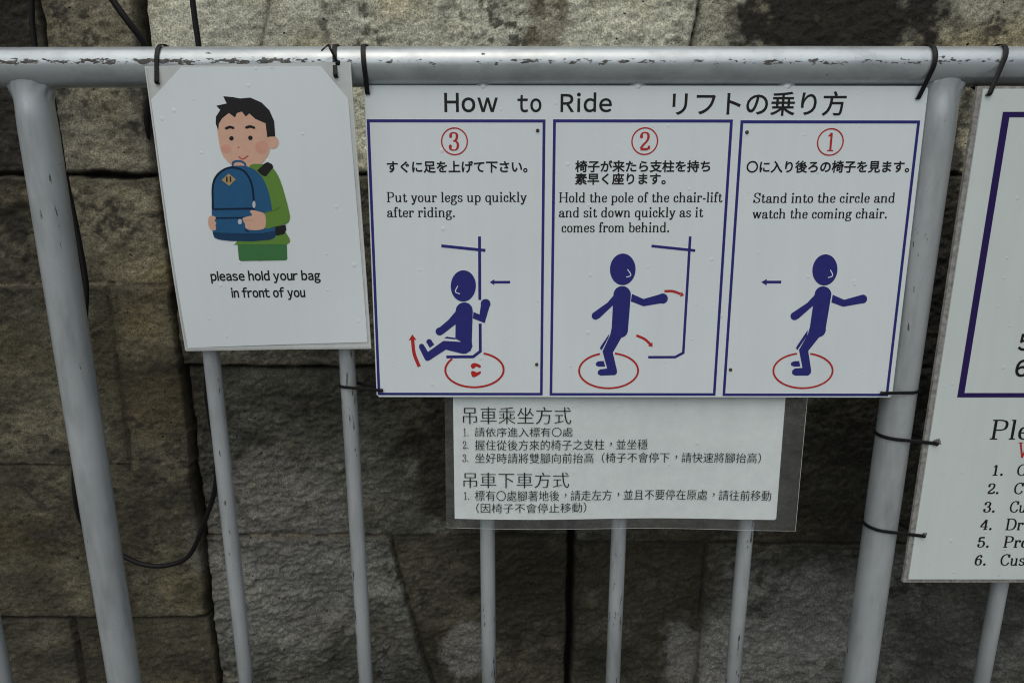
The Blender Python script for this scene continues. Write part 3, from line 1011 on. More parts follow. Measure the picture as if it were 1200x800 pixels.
def badge(par, num, cx, cy):
    a = Art(how, INK)
    c = how.L(cx, cy); r = 15.0 * how.mm(cx, cy)
    a.ribbon([(c[0] + r * math.cos(i * math.pi / 24), c[1] + r * math.sin(i * math.pi / 24)) for i in range(48)], 0.00075, closed=True)
    wd = {'1': 5.5, '2': 6.4, '3': 6.4}[num]
    serif_line(a, num, cx - wd - 0.4, cx + wd - 0.2, cy + 10.6, 22.6, 1.3)
    a.done('number_badge', M['red'], par)


badge(p3, '3', 531.2, 165.8); badge(p2, '2', 753.8, 165.8); badge(p1, '1', 971.9, 167.0)
BJ = (0.026, 0.022)


def jp(par, rows):
    a = Art(how, INK)
    for r in rows: text_line(a, *r, weight=BJ)
    a.done('japanese_text', M['black'], par)


jp(p3, [('すぐに足を上げて下さい。', 452.8, 616.8, 188.6, 202.6)])
jp(p2, [('椅子が来たら支柱を持ち', 672.4, 830.6, 188.2, 202.2), ('素早く座ります。', 672.4, 778.6, 203.0, 216.8)])
jp(p1, [('〇に入り後ろの椅子を見ます。', 873.0, 1064.5, 188.8, 203.2)])


def en(par, rows):
    a = Art(how, INK)
    for r in rows: serif_line(a, *r, 11.6, 1.38)
    a.done('english_text', M['black'], par)


en(p3, [('Put your legs up quickly', 453.0, 616.0, 236.6), ('after riding.', 453.4, 533.0, 254.2)])
en(p2, [('Hold the pole of the chair-lift', 653.8, 845.0, 237.3), ('and sit down quickly as it', 653.8, 822.6, 254.7), ('comes from behind.', 657.0, 783.5, 272.3)])
en(p1, [('Stand into the circle and', 881.6, 1048.0, 238.2), ('watch the coming chair.', 880.6, 1039.2, 256.6)])


def arc_px(T, cx, cy, rx, ry, a0, a1, n=44):
    return [T(cx + rx * math.cos(R(a0 + (a1 - a0) * i / n)), cy + ry * math.sin(R(a0 + (a1 - a0) * i / n))) for i in range(n + 1)]


def arrow(a, T, pts, w, head):
    a.rpx(crom([T(*p) for p in pts], 5) if len(pts) > 2 else [T(*p) for p in pts], w)
    a.ppx([T(*p) for p in head])


# ---- panel 3
T = lambda x, y: (470 + x / 4.707, 300 + y / 4.706)
a = Art(how, INK)
a.rpx([(561.3, 277), (562.2, 351)], 3.4)
a.rpx([T(437, 370), T(439, 522), T(400, 552), T(253, 552)], 3.4)
a.rpx([(516.9, 287.8), (568.3, 293.3)], 3.4)
a.done('chair', M['navy'], p3)
a = Art(how, INK - 0.0001)
a.ppx([T(*p) for p in [(343 + 69 * math.cos(R(i)), 163 + 86 * math.sin(R(i))) for i in range(0, 360, 8)]])
body = [(302, 300)] + [(349 + 47 * math.cos(R(t)), 300 + 47 * math.sin(R(t))) for t in range(195, 350, 12)] + [(396, 300), (392, 470), (396, 495), (385, 520), (360, 535), (340, 535), (250, 512),
        (158, 572), (146, 574), (136, 566), (103, 500), (104, 486), (114, 479), (126, 482), (152, 524), (236, 464), (335, 470), (302, 452)]
a.ppx([T(*p) for p in body])
a.ppx([T(*p) for p in [(240, 449), (254, 441), (302, 448), (302, 456)]])
a.ppx([T(*p) for p in [(142, 470), (146, 458), (158, 453), (168, 457), (186, 484), (162, 502)]])
a.ppx([T(*p) for p in [(306, 298), (306, 370), (232, 428), (205, 398), (262, 350)]])
a.ppx([T(*p) for p in [(215 + 22 * math.cos(R(i)), 412 + 22 * math.sin(R(i))) for i in range(0, 360, 15)]])
a.ppx([T(*p) for p in [(400, 306), (433, 320), (441, 262), (490, 268), (462, 367), (397, 341)]])
a.ppx([T(*p) for p in [(466 + 27 * math.cos(R(i)), 262 + 27 * math.sin(R(i))) for i in range(0, 360, 15)]])
a.done('rider_figure', M['navy'], p3)
a = Art(how, INK - 0.0004)
a.rpx(crom([T(313, 163), T(300, 189), T(306, 200), T(325, 206)], 4), 1.1)
a.done('face_mark', M['board'], p3)
a = Art(how, INK)
arrow(a, T, [(600, 143), (508, 143)], 3.0, [(488, 143), (513, 127), (513, 159)])
a.done('direction_arrow', M['navy'], p3)
a = Art(how, INK)
a.rpx(arc_px(T, 408, 624, 160, 95, -72, 220), 2.4)
a.done('floor_circle', M['red'], p3)
for f in ([(392, 612), (387, 600), (398, 588), (415, 587), (440, 598), (442, 608), (436, 613), (418, 606), (408, 614), (398, 618)],
          [(389, 640), (395, 630), (410, 632), (420, 638), (440, 632), (443, 641), (430, 653), (410, 663), (396, 661)]):
    a = Art(how, INK)
    a.ppx([T(*p) for p in crom(f, 3, True)])
    a.done('footprint', M['red'], p3)
a = Art(how, INK)
arrow(a, T, [(105, 605), (77, 535), (67, 458)], 3.9, [(46, 460), (88, 458), (65, 428)])
a.done('motion_arrow', M['red'], p3)


def standing(par, T, head, face, tors, larm, lhand, rarm, rhand, leg, thigh, foot):
    a = Art(how, INK)
    cx, cy, rx, ry, ang = head
    ca, sa = math.cos(R(ang)), math.sin(R(ang))
    a.ppx([T(cx + rx * math.cos(R(i)) * ca - ry * math.sin(R(i)) * sa, cy + rx * math.cos(R(i)) * sa + ry * math.sin(R(i)) * ca) for i in range(0, 360, 8)])
    for pl in (tors, larm, rarm, leg, thigh, foot): a.ppx([T(*p) for p in pl])
    for x, y, r in (lhand, rhand): a.ppx([T(x + r * math.cos(R(i)), y + r * math.sin(R(i))) for i in range(0, 360, 15)])
    a.done('rider_figure', M['navy'], par)
    a = Art(how, INK - 0.0002)
    a.rpx(crom([T(*p) for p in face], 4), 1.1)
    a.done('face_mark', M['board'], par)


def cap(cx, cy, r, a0, a1, n=10): return [(cx + r * math.cos(R(a0 + (a1 - a0) * i / n)), cy + r * math.sin(R(a0 + (a1 - a0) * i / n))) for i in range(n + 1)]


# ---- panel 2
T = lambda x, y: (660 + x / 4.0, 270 + y / 4.0)
standing(p2, T, (276, 183, 60, 74, 0), [(298, 183), (313, 205), (309, 215), (292, 219)],
         cap(274, 302, 41, 183, 357) + [(302, 470)] + cap(268, 468, 34, 5, 100, 8) + [(226, 455)],
         [(238, 300), (238, 345), (166, 413), (140, 385), (206, 338)], (150, 400, 18),
         [(320, 298), (374, 322), (455, 299), (470, 340), (374, 356), (315, 333)], (464, 320, 24),
         [(227, 452), (300, 470), (270, 505), (232, 572), (252, 655), (252, 668), (243, 677), (175, 679), (163, 672), (162, 660), (172, 650), (206, 646), (184, 566), (219, 490)],
         [(215, 484), (174, 544), (172, 552), (178, 560), (183, 555), (212, 500)],
         [(166, 637), (154, 632), (153, 620), (164, 612), (190, 611), (197, 637)])
a = Art(how, INK)
a.rpx([T(591, 30), T(562, 574), T(524, 594), T(398, 594)], 3.1); a.rpx([T(410, 74), T(615, 96)], 3.1)
a.done('chair', M['navy'], p2)
a = Art(how, INK - 0.0001)
a.rpx(arc_px(T, 213, 656, 138, 82, -78, 253), 2.2)
a.done('floor_circle', M['red'], p2)
for pts_, hd_ in (([(472, 286), (510, 286), (548, 299)], [(564, 306), (545, 312), (553, 288)]), ([(342, 492), (380, 509), (407, 533)], [(418, 546), (397, 541), (417, 524)])):
    a = Art(how, INK)
    arrow(a, T, pts_, 2.9, hd_)
    a.done('motion_arrow', M['red'], p2)

# ---- panel 1
T = lambda x, y: (740 + x / 3.3333, 260 + y / 3.3333)
standing(p1, T, (754, 190, 49, 61, 6), [(775, 190), (784, 208), (780, 216), (766, 220)],
         cap(747, 287, 33, 185, 357) + [(758, 420)] + cap(728, 422, 31, 0, 100, 8) + [(696, 415)],
         [(714, 288), (708, 330), (650, 381), (628, 357), (686, 318)], (636, 370, 16),
         [(785, 287), (830, 307), (895, 289), (908, 320), (826, 334), (780, 317)], (903, 304, 17),
         [(696, 413), (756, 430), (730, 456), (690, 506), (702, 582), (700, 594), (690, 602), (638, 602), (627, 594), (628, 582), (638, 574), (668, 572), (654, 502), (688, 442)],
         [(688, 424), (645, 488), (642, 496), (648, 502), (686, 446)],
         [(636, 567), (623, 562), (623, 552), (634, 546), (655, 545), (659, 566)])
a = Art(how, INK)
arrow(a, T, [(583, 237), (523, 237)], 3.2, [(505, 237), (526, 225), (526, 250)])
a.done('direction_arrow', M['navy'], p1)
a = Art(how, INK - 0.0001)
a.rpx(arc_px(T, 670, 583, 116, 68, -76, 258), 2.1)
a.done('floor_circle', M['red'], p1)


def screw(board, px, py, parent, r=0.0026):
    c = board.L(px, py)
    bm = bmesh.new()
    prof = [(r, 0.0), (r * 0.98, -0.0006), (r * 0.7, -0.0014), (r * 0.3, -0.0017), (r * 0.25, -0.0010)]
    rings = [[bm.verts.new((c[0] + q * math.cos(k * math.pi / 8), y, c[1] + q * math.sin(k * math.pi / 8))) for k in range(16)] for q, y in prof]
    for A, B in zip(rings[:-1], rings[1:]):
        for k in range(16): bm.faces.new((A[k], A[(k + 1) % 16], B[(k + 1) % 16], B[k]))
    bm.faces.new(rings[-1])
    bmesh.ops.recalc_face_normals(bm, faces=bm.faces)
    obj('screw', bm, M['rust'], parent, True)


for q in ((628.3, 153.2), (629.2, 426.5), (873.8, 155.4), (856.0, 433.5)): screw(how, *q, rt, 0.0021)

# ------------------------------------------------------------------ sign 2: poster in a clear sleeve
def wsl(x, z):
    u, v = x / 0.1126, z / 0.3217
    return -0.0035 * math.sin(math.pi * max(0, min(1, v))) * (1 - 0.4 * u * u) + 0.0016 * u * math.sin(v * 5.0) - 0.004 * (1 - v) ** 3 * (u > 0) * u


slv = Board(-0.2845, 0.7945, -0.0422, 0.2253, 0.3217, R(1.03), R(-1.34), [(170, 78), (411, 73), (437, 408), (218, 410)], wsl)
rt = slv.root('bag_poster')
tag(rt, 'please hold your bag poster with boy hugging a blue backpack, in a clear sleeve', 'poster')
w2, h2 = slv.w / 2, slv.h
paper = [slv.L(*p) for p in ((178, 117), (213, 79), (376, 78), (408.5, 116), (432.5, 400), (221, 406))]
sheet(slv, 'paper_sheet', M['paper'], rt, paper[::-1], 0.0)
sheet(slv, 'sleeve', M['sleeve'], rt, [(-w2, 0), (w2, 0), (w2, h2), (-w2, h2)], 0.0008)
a = Art(slv, -0.00055)
k = 0.00055
for (p, q) in (((-w2 + 0.001, 0.0012), (-w2 + 0.001, h2 - 0.001)), ((w2 - 0.001, 0.0012), (w2 - 0.001, h2 - 0.001)), ((-w2, 0.0035), (w2, 0.0035))):
    a.ribbon([(p[0] + (q[0] - p[0]) * i / 20, p[1] + (q[1] - p[1]) * i / 20) for i in range(21)], 0.0007)
a.done('sleeve_seam', M['sleeve'], rt)
a = Art(slv, INK)
text_line(a, 'please hold your bag', 250, 377.4, 315.4, 330.8, (0.025, 0.022), gap=0.060, space=0.31)
text_line(a, 'in front of you', 273.8, 359.6, 335.0, 350.4, (0.025, 0.022), gap=0.060, space=0.31)
a.done('caption', M['black'], rt)
T = lambda x, y: (230 + x / 3.81, 100 + y / 3.81)


def fig(name, mat, parent, depth, polys=(), lines=()):
    a = Art(slv, INK - depth * 0.13)
    for p in polys: a.ppx([T(*q) for q in p])
    for p, wd in lines: a.rpx([T(*q) for q in p], wd / 3.81, round_=True)
    return a.done(name, mat, parent)


el = lambda cx, cy, rx, ry, n=28: [(cx + rx * math.cos(i * 2 * math.pi / n), cy + ry * math.sin(i * 2 * math.pi / n)) for i in range(n)]
boy = fig('printed_boy', M['skin'], rt, 0.0004, [
    crom([(103, 170), (160, 120), (250, 120), (325, 160), (336, 240), (330, 300), (300, 345), (250, 372), (205, 372), (160, 350), (122, 305), (106, 240)], 5, True),
    el(347, 254, 26, 28)])
dz = 0.0006
for e_ in (el(141, 282, 22, 20), el(298, 276, 30, 29)): fig('blush', M['blush'], boy, dz, [e_])
fig('jacket', M['jacket'], boy, dz, [crom([(236, 372), (300, 350), (345, 365), (380, 420), (410, 520), (424, 585), (412, 612), (380, 625), (404, 650), (410, 706), (190, 706), (190, 690), (240, 560)], 4, True)])
fig('hair', M['hair'], boy, 0.0009, [[(104, 202), (92, 170), (93, 140), (112, 110), (94, 92), (140, 82), (124, 50), (168, 54), (200, 60), (245, 56), (295, 78), (330, 112), (352, 160), (357, 228), (332, 229), (322, 232), (314, 170), (268, 150), (241, 126),
                                   (226, 140), (208, 118), (186, 124), (178, 144), (150, 124), (120, 148), (106, 172)]])
fig('trousers', M['trouser'], boy, 0.0010, [[(192, 704), (410, 704), (412, 770), (406, 776), (206, 778), (198, 772)]], [([(291, 740), (291, 774)], 10)])
fig('face_features', M['hair'], boy, 0.0011, [el(163, 236, 10, 10), el(247, 234, 10, 10)], [(crom([(139, 192), (155, 186), (170, 190)], 4), 11), (crom([(229, 188), (245, 184), (263, 189)], 4), 11)])
fig('mouth', M['lip'], boy, 0.0011, [el(195, 276, 4, 4, 10)], [(crom([(197, 318), (214, 327), (237, 314)], 4), 6)])
for e_ in ([(278, 378), (312, 346), (325, 341), (344, 350), (350, 364), (318, 404), (300, 400)], [(358, 628), (405, 618), (408, 640), (398, 660), (360, 668)]): fig('strap', M['hair'], boy, 0.0012, [e_])
bag = fig('backpack', M['bag'], boy, 0.0015, [crom([(80, 440), (96, 398), (130, 370), (170, 358), (235, 360), (290, 395), (325, 460), (345, 550), (358, 640), (358, 672), (335, 684), (260, 690), (160, 688), (105, 680), (84, 658), (78, 560)], 4, True)],
          [(crom([(170, 362), (172, 342), (198, 336), (222, 346), (228, 366)], 4), 9)])
fig('backpack_base', M['bag_dark'], boy, 0.0018, [[(82, 650), (200, 656), (300, 655), (358, 645), (358, 672), (335, 685), (260, 691), (160, 689), (105, 681), (88, 668)]])
fig('backpack_seam', M['bag_line'], boy, 0.0021, [], [(crom([(84, 545), (82, 450), (100, 400), (140, 370), (180, 366), (225, 385), (255, 440), (264, 515), (264, 548)], 5), 9), ([(86, 548), (262, 546)], 8), ([(90, 588), (225, 586)], 6), ([(228, 640), (240, 648)], 5)])
fig('patch', M['patch'], boy, 0.0021, [[(152, 391), (184, 417), (155, 445), (121, 420)]])
fig('patch_slot', M['bag_line'], boy, 0.0024, [], [([(144, 408), (145, 426)], 7), ([(160, 407), (161, 425)], 7)])
for e_ in (el(265, 528, 7, 16), el(203, 604, 9, 12)): fig('zip_pull', M['zip'], boy, 0.0024, [e_])
fig('sleeve_arm', M['jacket'], boy, 0.0024, [crom([(300, 575), (340, 560), (380, 545), (402, 500), (420, 560), (423, 590), (405, 612), (350, 628), (310, 632)], 4, True)])
fig('arm_fold', M['jacket_fold'], boy, 0.0027, [], [(crom([(318, 563), (350, 556), (378, 542)], 4), 5)])
for e_ in (
    crom([(312, 570), (318, 600), (312, 632), (285, 641), (245, 640), (228, 630), (226, 615), (218, 600), (216, 588), (240, 580), (258, 576), (248, 560), (258, 553), (290, 560)], 4, True),
    crom([(66, 582), (86, 578), (97, 586), (92, 598), (99, 610), (95, 620), (98, 632), (92, 642), (76, 638), (64, 620)], 4, True)): fig('hand', M['skin'], boy, 0.0027, [e_])
fig('finger_crease', M['blush'], boy, 0.0030, [], [([(218, 598), (262, 598)], 4)])

# ------------------------------------------------------------------ sign 3: laminated notice
def wnt(x, z):
    u, v = x / 0.22, z / 0.2
    return 0.0022 * math.sin(u * 4.2 + 0.6) * max(0, 1 - v) + 0.0012 * math.sin(u * 2.0) - 0.001


nq = [(530, 455), (919.5, 455), (908, 607.5), (534.5, 604)]
ntc = Board(0.1324, 0.8005, -0.3402, 0.4107, 0.1705, R(-0.16), R(2.6), nq, wnt)
rt = ntc.root('laminated_notice')
tag(rt, 'laminated white Chinese notice hanging below the How to Ride sign', 'notice')
pw = ntc.w / 2
sheet(ntc, 'paper_sheet', M['paper_notice'], rt, [(-pw, 0.0), (pw - 0.002, -0.0004), (pw, 0.0015), (pw, 0.1705), (-pw, 0.1705)], 0.0)
film = [ntc.L(*p) for p in ((525, 614.5), (931, 621), (946, 455), (520.5, 455))]
sheet(ntc, 'laminate_film', M['film'], rt, film, -0.00055, t=0.00025)
a = Art(ntc, -0.0010)  # glint along the film's right and lower edges, painted as thin milky strips
a.ribbon([tuple(np.array(film[0]) + (np.array(film[1]) - np.array(film[0])) * i / 30 + np.array([0, 0.0006])) for i in range(31)], 0.0002)
a.ribbon([tuple(np.array(film[1]) + (np.array(film[2]) - np.array(film[1])) * i / 12 - np.array([0.0006, 0])) for i in range(13)], 0.00025)
a.done('laminate_edge_glint', M['sleeve'], rt)
T = lambda x, y: (510 + x / 2.857, 450 + y / 2.857)
MINGB = (-0.006, -0.014)
a = Art(ntc, -0.0011)


def cn(s, x0, x1, y0, y1, sl=0.0, wt=MINGB):
    p, q = T(x0, y0), T(x1, y1)
    text_line(a, s, p[0], q[0], p[1], q[1], wt, slope=sl)


cn('吊車乘坐方式', 92, 446, 71, 127, 0.3, MINGB)
a.done('heading', M['grey_ink'], rt)
a = Art(ntc, -0.0011)
cn('吊車下車方式', 97, 442, 286, 337, 0.3, MINGB)
a.done('heading', M['grey_ink'], rt)
LW = (-0.002, -0.007)
for num, np_, row in (('1.', (92, 167), ('請依序進入標有〇處', 131, 452, 138, 169, 0.2, LW)),
                      ('2.', (92, 209), ('握住從後方來的椅子之支柱，並坐穩', 132, 702, 179, 213, 0.5, LW)),
                      ('3.', (92, 252), ('坐好時請將雙腳向前抬高（椅子不會停下，請快速將腳抬高）', 133, 1083, 222, 256, 1.6, LW)),
                      ('1.', (97, 376), ('標有〇處腳著地後，請走左方，並且不要停在原處，請往前移動', 135, 1118, 345, 379, 2.6, LW)),
                      ('', None, ('（因椅子不會停止移動）', 140, 500, 387, 419, 0.5, LW))):
    a = Art(ntc, -0.0011)
    cn(*row)
    if num:
        p = T(*np_); serif_line(a, num, p[0], p[0] + 7.2, p[1], 9.4, 1.0)
    a.done('text_line', M['grey_ink'], rt)

# ------------------------------------------------------------------ sign 4: rules sign on the right
RY = 0.790
Pl = at(1136.5, 400, RY)
xl = (at(1142.5, 110, RY).x + at(1060.0, 680, RY).x) / 2
ztop, zbot = at(1160, 101, RY).z, at(1100, 682, RY).z
rw, rh = 0.62, ztop - zbot
rul = Board(xl + rw / 2, RY, (ztop + zbot) / 2 - CAM_H, rw, rh, 0, 0)
rt = rul.root('rules_sign')
tag(rt, 'large white rules sign with dark violet frame and grimy edge, cut off at right', 'sign')
slab(rul, 'backing_board', M['edge'], rt, 0.004, y=0.0)
slab(rul, 'face_panel', M['board_right'], rt, 0.0018, x0=-rw / 2 + 0.0056, z0=0.0055, x1=rw / 2 - 0.006, z1=rh - 0.003, y=-0.0016, bev=0.0003)
D4 = -0.0019
a = Art(rul, D4)
fx0 = (rul.L(1177.5, 140)[0] + rul.L(1125, 458)[0]) / 2; fz1 = rul.L(1190, 134.5)[1]; fz0 = rul.L(1160, 462.3)[1]
fx1 = rw / 2 - (fx0 + rw / 2); t = 0.0040
a.quad(fx0 - t, fz0 - 0.0028, fx0 + t, fz1 + 0.0028); a.quad(fx1 - t, fz0 - 0.0028, fx1 + t, fz1 + 0.0028)
a.k = 0
a.quad(fx0 + t, fz1 - 0.0028, fx1 - t, fz1 + 0.0028); a.quad(fx0 + t, fz0 - 0.0028, fx1 - t, fz0 + 0.0028)
a.done('violet_frame', M['violet'], rt)
a = Art(rul, D4)
text_line(a, '5', 1191.0, 1205, 390.5, 410.5, (0.02, 0.02), gap=0.05)
text_line(a, '6', 1187.0, 1202, 420.5, 441.0, (0.02, 0.02), gap=0.05)
a.done('item_number', M['black'], rt)
a = Art(rul, D4)
serif_line(a, 'Ple', 1158.3, 1205, 514.0, 23.0, 1.15)
a.done('rules_heading', M['black'], rt)
for n_, w_, x, x2, ln_, y in (('1.', 'C', 1160, 1189.5, 11, 556), ('2.', 'C', 1155, 1186, 11, 577.5), ('3.', 'Cu', 1150.5, 1181, 20, 599),
                              ('4.', 'Dr', 1147, 1176.5, 20.5, 619.5), ('5.', 'Pre', 1143.5, 1174, 29, 640), ('6.', 'Cus', 1140, 1170, 29, 661)):
    a = Art(rul, D4)
    serif_line(a, n_, x, x + 14.5, y, 12.8, 1.4)
    serif_line(a, w_, x2, x2 + ln_, y + 0.3, 13.3, 1.4)
    a.done('rule_line', M['black'], rt)
a = Art(rul, D4)
serif_line(a, 'W', 1189.5, 1212, 535.5, 18, 1.0)
a.done('warning_text', M['red'], rt)


# ------------------------------------------------------------------ cable ties
def hull2(P):
    P = sorted(set((round(p[0], 7), round(p[1], 7)) for p in P))
    cr = lambda o, a, b: (a[0] - o[0]) * (b[1] - o[1]) - (a[1] - o[1]) * (b[0] - o[0])
    lo = []
    for p in P:
        while len(lo) > 1 and cr(lo[-2], lo[-1], p) <= 0: lo.pop()
        lo.append(p)
    up = []
    for p in reversed(P):
        while len(up) > 1 and cr(up[-2], up[-1], p) <= 0: up.pop()
        up.append(p)
    return lo[:-1] + up[:-1]


def band_mesh(path, wdir, wd, th, closed=True):
    bm = bmesh.new(); n = len(path); rings = []
    W = Vector(wdir).normalized()
    for i, p in enumerate(path):
        a, b = path[i - 1] if (closed or i) else path[0], path[(i + 1) % n] if (closed or i < n - 1) else path[-1]
        t = (b - a).normalized(); nn = t.cross(W).normalized(); ww = nn.cross(t).normalized()
        ring = []
        for u, v in ((-1, -0.7), (-0.8, -1), (0.8, -1), (1, -0.7), (1, 0.7), (0.8, 1), (-0.8, 1), (-1, 0.7)):
            ring.append(bm.verts.new(p + ww * u * wd / 2 + nn * v * th / 2))
        rings.append(ring)
    m = n if closed else n - 1
    for i in range(m):
        A, B = rings[i], rings[(i + 1) % n]
        for k in range(8): bm.faces.new((A[k], A[(k + 1) % 8], B[(k + 1) % 8], B[k]))
    if not closed: bm.faces.new(rings[0][::-1]); bm.faces.new(rings[-1])
    bmesh.ops.recalc_face_normals(bm, faces=bm.faces)
    return bm


def resample(P, n):
    P = [Vector(p) for p in P] + [Vector(P[0])]
    d = [0]
    for a, b in zip(P[:-1], P[1:]): d.append(d[-1] + (b - a).length)
    out = []
    for i in range(n):
        s = d[-1] * i / n
        j = max(k for k in range(len(d) - 1) if d[k] <= s)
        f = (s - d[j]) / max(d[j + 1] - d[j], 1e-9)
        out.append(P[j].lerp(P[j + 1], f))
    return out


def tie_root(label, loc):
    o = empty('cable_tie', loc)
    return tag(o, label, 'cable tie', 'black cable ties fastening the signs to the railing')


def lock_head(parent, c, s=0.0032):
    bm = bmesh.new(); bmesh.ops.create_cube(bm, size=1)
    for v in bm.verts: v.co = Vector((v.co.x * s * 1.9, v.co.y * s * 1.5, v.co.z * s * 1.9)) + c
    bmesh.ops.bevel(bm, geom=bm.edges[:], offset=0.0007, segments=2, affect='EDGES')
    obj('lock_head', bm, M['tie'], parent, True)


def rail_tie(label, x_top, hole, hole_y, wd=0.0046, back=True):
    """round the top rail and down through a hole in the sign's top edge"""
    hx, hz = hole
    rt = tie_root(label, (hx, hole_y, hz))
    r = RAIL_R + 0.0013
    circ = [(RAIL_Y + r * math.cos(i * math.pi / 24), RAIL_Z + 0.001 + r * math.sin(i * math.pi / 24)) for i in range(48)]
    P = circ + [(hole_y - 0.0022, hz), (hole_y - 0.0018, hz - 0.002)] + ([(hole_y + 0.006, hz - 0.001)] if back else [])
    hl = hull2(P)
    pts = []
    zt = RAIL_Z + RAIL_R
    for y, z in hl:
        f = (z - hz) / (zt - hz)
        pts.append(Vector((x_top * f + hx * (1 - f) + 0.0012 * math.sin((z - hz) * 60), y, z)) - rt.location)
    pts = resample(pts, 90)
    bm = band_mesh(pts, (1, 0, 0), wd, 0.0013)
    obj('strap', bm, M['tie'], rt, True)
    lock_head(rt, Vector((x_top - 0.0, RAIL_Y + r + 0.001, RAIL_Z - 0.004)) - rt.location)
    return rt


def W_(board, px, py):
    l = board.L(px, py); wy = board.warp(*l) if board.warp else 0
    return board.base @ Vector((l[0], wy, l[1]))


def xrail(px, py=58): return at(px, py, RAIL_Y).x


p = W_(slv, 185.5, 96); rail_tie('black tie through the top left corner of the bag poster', xrail(192), (p.x, p.z), p.y)
p = W_(slv, 394, 88)
t_ = rail_tie('black tie with bent tail at the top right corner of the bag poster', xrail(394), (p.x, p.z), p.y)
tail = [at(395, 73, 0.790), at(391.5, 65.5, 0.787), at(387.5, 58, 0.786), at(385.5, 53.5, 0.787), at(382.5, 54.5, 0.786), at(376.5, 60, 0.785)]
tail = [Vector(v) for v in crom([tuple(v) for v in tail], 4)]
tail_l = [v - t_.location for v in tail]
obj('tail', band_mesh(tail_l, (0.8, 0, 0.6), 0.0026, 0.0011, False), M['tie'], t_, True)
lock_head(t_, Vector(at(396, 74, 0.791)) - t_.location, 0.0026)
p = W_(how, 429.5, 108); rail_tie('black tie holding the top left corner of the How to Ride sign', xrail(428), (p.x, p.z), p.y, 0.0052)
p = W_(how, 1075, 114); rail_tie('black tie holding the top right corner of the How to Ride sign', xrail(1086), (p.x, p.z), p.y, 0.0050)
p = W_(rul, 1157, 110); rail_tie('black tie holding the top of the violet framed rules sign', xrail(1169), (p.x, p.z), p.y - 0.002, 0.0050)


def post_tie(label, cx, rad, hole, wd=0.0042, sag=0.0, stub=0.0):
    """round an upright and through a hole in the sign's side"""
    rt = tie_root(label, hole)
    r = rad + 0.0012
    circ = [(cx + r * math.cos(i * math.pi / 24), RAIL_Y + r * math.sin(i * math.pi / 24)) for i in range(48)]
    P = circ + [(hole.x, hole.y - 0.0022), (hole.x, hole.y + 0.006)]
    hl = hull2(P)
    pts = [Vector((x, y, hole.z + sag * (1 if abs(x - hole.x) > 0.012 else abs(x - hole.x) / 0.012) * (0.35 + 0.65 * min(1, abs(x - hole.x) / 0.05)))) - rt.location for x, y in hl]
    pts = resample(pts, 90)
    obj('strap', band_mesh(pts, (0, 0, 1), wd, 0.0013), M['tie'], rt, True)
    sgn = -1 if cx > hole.x else 1
    lock_head(rt, Vector((0, -0.0026, 0)), 0.0021)
    return rt


p = W_(how, 449, 455.5); post_tie('black tie from the sign\'s lower left corner round a thin baluster', -0.2042, 0.0099, p, 0.0036)
p = W_(how, 1033, 461); post_tie('black tie at the lower right corner of the How to Ride sign', POST_X[1], 0.0202, p, 0.0036, -0.0005)
p = W_(rul, 1095.5, 518); p.y -= 0.0016
t_ = post_tie('upper black tie from the rules sign edge round the thick post', POST_X[1], 0.0202, p, 0.0042, 0.0015)
q = at(1036, 511, RAIL_Y - 0.006)
lock_head(t_, q - t_.location, 0.0036)
p = W_(rul, 1080.5, 626); p.y -= 0.0016
post_tie('lower black tie from the rules sign edge round the thick post', POST_X[1], 0.0202, p, 0.0042, 0.0015)

# grime and frayed paint round the two holes of the right sign
rtr = bpy.data.objects['rules_sign']
for px, py, s in ((1097, 517.5, 0.0062), (1082, 625.5, 0.0040)):
    c = rul.L(px, py); a = Art(rul, D4 + 0.0001)
    n = 17
    a.poly([(c[0] + s * random.uniform(0.6, 1.1) * math.cos(i * 2 * math.pi / n), c[1] + s * random.uniform(0.6, 1.1) * math.sin(i * 2 * math.pi / n)) for i in range(n)])
    a.done('torn_hole', M['dirt'], rtr)


# ------------------------------------------------------------------ black cables between the railing and the wall
def cable(name, label, pts, r):
    P = [tuple(at(*p)) for p in pts]
    P = crom(P, 10)
    base = Vector(P[-1])
    bm = bmesh.new()
    add_lathe(bm, [Vector(p) - base for p in P], [r] * len(P), 14)
    o = obj(name, bm, M['cable'], None, True)
    o.location = base
    tag(o, label, 'cable')


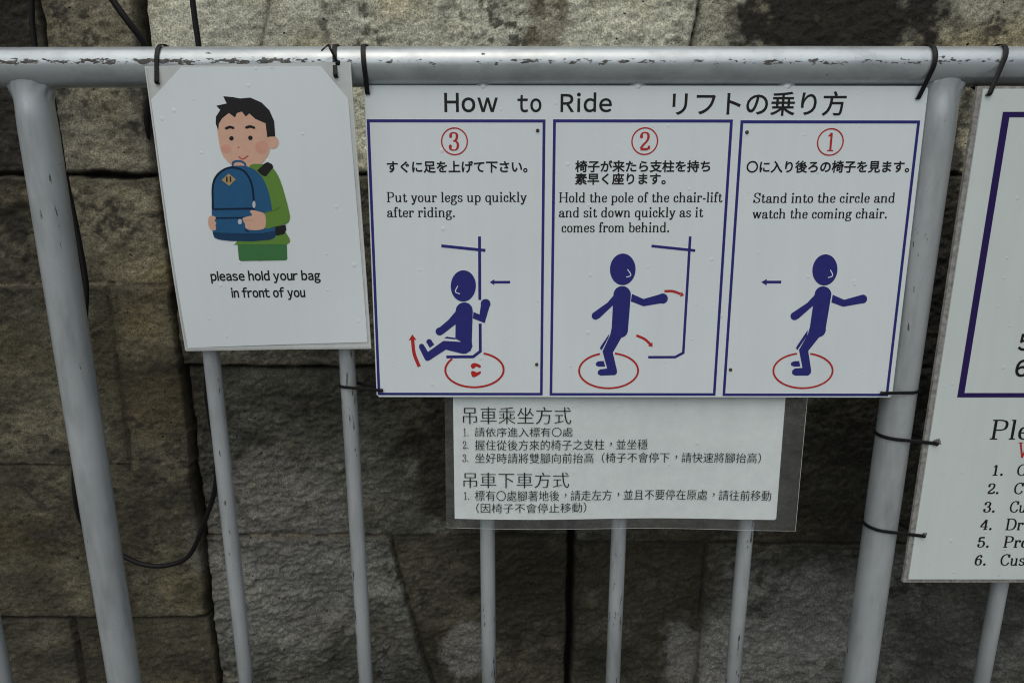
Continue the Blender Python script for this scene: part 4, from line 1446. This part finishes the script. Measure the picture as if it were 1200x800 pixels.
Yc = 1.035
cable('cable', 'black cable running down behind the left post and looping round it near the wall', [
    (37, -45, Yc), (37, 0, Yc), (39, 40, Yc), (52, 120, Yc), (78, 215, Yc), (92, 280, Yc), (101, 335, Yc), (100, 380, Yc), (105, 430, Yc), (108, 470, Yc), (98, 505, Yc - .02), (88, 540, 1.01), (88, 580, 1.0), (96, 612, 1.0),
    (120, 638, 1.0), (142, 650, 1.0), (168, 661, 1.0), (196, 662, 1.0), (222, 650, 1.0), (240, 610, 1.0), (252, 572, 1.0), (253, 530, 1.0), (246, 490, 1.0), (242, 455, 1.0), (243, 410, 1.0), (246, 330, 1.0),
    (242, 200, 1.0), (238, 110, 1.0), (233, 56, 1.0), (228, 20, 1.0), (220, -45, 1.0)], 0.0038)
cable('cable', 'short black cable slanting down into the open joint above the railing', [
    (96, -60, 1.02), (132, 0, 1.025), (152, 28, 1.03), (170, 54, 1.04), (178, 90, 1.05), (172, 150, 1.07), (176, 230, 1.08)], 0.0046)

# ------------------------------------------------------------------ weed
wd_ = at(-18, 735, 1.03)
rt = empty('weed', wd_)
tag(rt, 'small green weed growing from a wall joint at the left edge', 'plant')
bm = bmesh.new()
add_lathe(bm, [(0, 0.03, -0.02), (0.004, 0.012, 0.0), (0.009, 0, 0.012), (0.012, -0.004, 0.02)], [0.0012, 0.0011, 0.0009, 0.0006], 8)
obj('stem', bm, M['leaf'], rt, True)
for (ox, oz, an, ln_) in ((0.009, 0.012, 8, 0.028), (0.010, 0.016, 60, 0.022), (0.006, 0.006, 150, 0.024), (0.004, 0.0, -25, 0.020)):
    bm = bmesh.new()
    n = 9; L_, R_, C_ = [], [], []
    for i in range(n):
        t = i / (n - 1); wdt = ln_ * 0.26 * math.sin(math.pi * (t ** 0.8)) + 0.0001
        cx_, cz_ = ox + math.cos(R(an)) * ln_ * t, oz + math.sin(R(an)) * ln_ * t - 0.006 * t * t
        px_, pz_ = -math.sin(R(an)), math.cos(R(an))
        L_.append(bm.verts.new((cx_ + px_ * wdt, -0.004 - 0.004 * t, cz_ + pz_ * wdt)))
        C_.append(bm.verts.new((cx_, -0.004 - 0.002 * t, cz_)))
        R_.append(bm.verts.new((cx_ - px_ * wdt, -0.004 - 0.004 * t, cz_ - pz_ * wdt)))
    for i in range(n - 1):
        bm.faces.new((L_[i], L_[i + 1], C_[i + 1], C_[i])); bm.faces.new((C_[i], C_[i + 1], R_[i + 1], R_[i]))
    obj('leaf', bm, M['leaf'], rt, True)
bpy.context.view_layer.update()
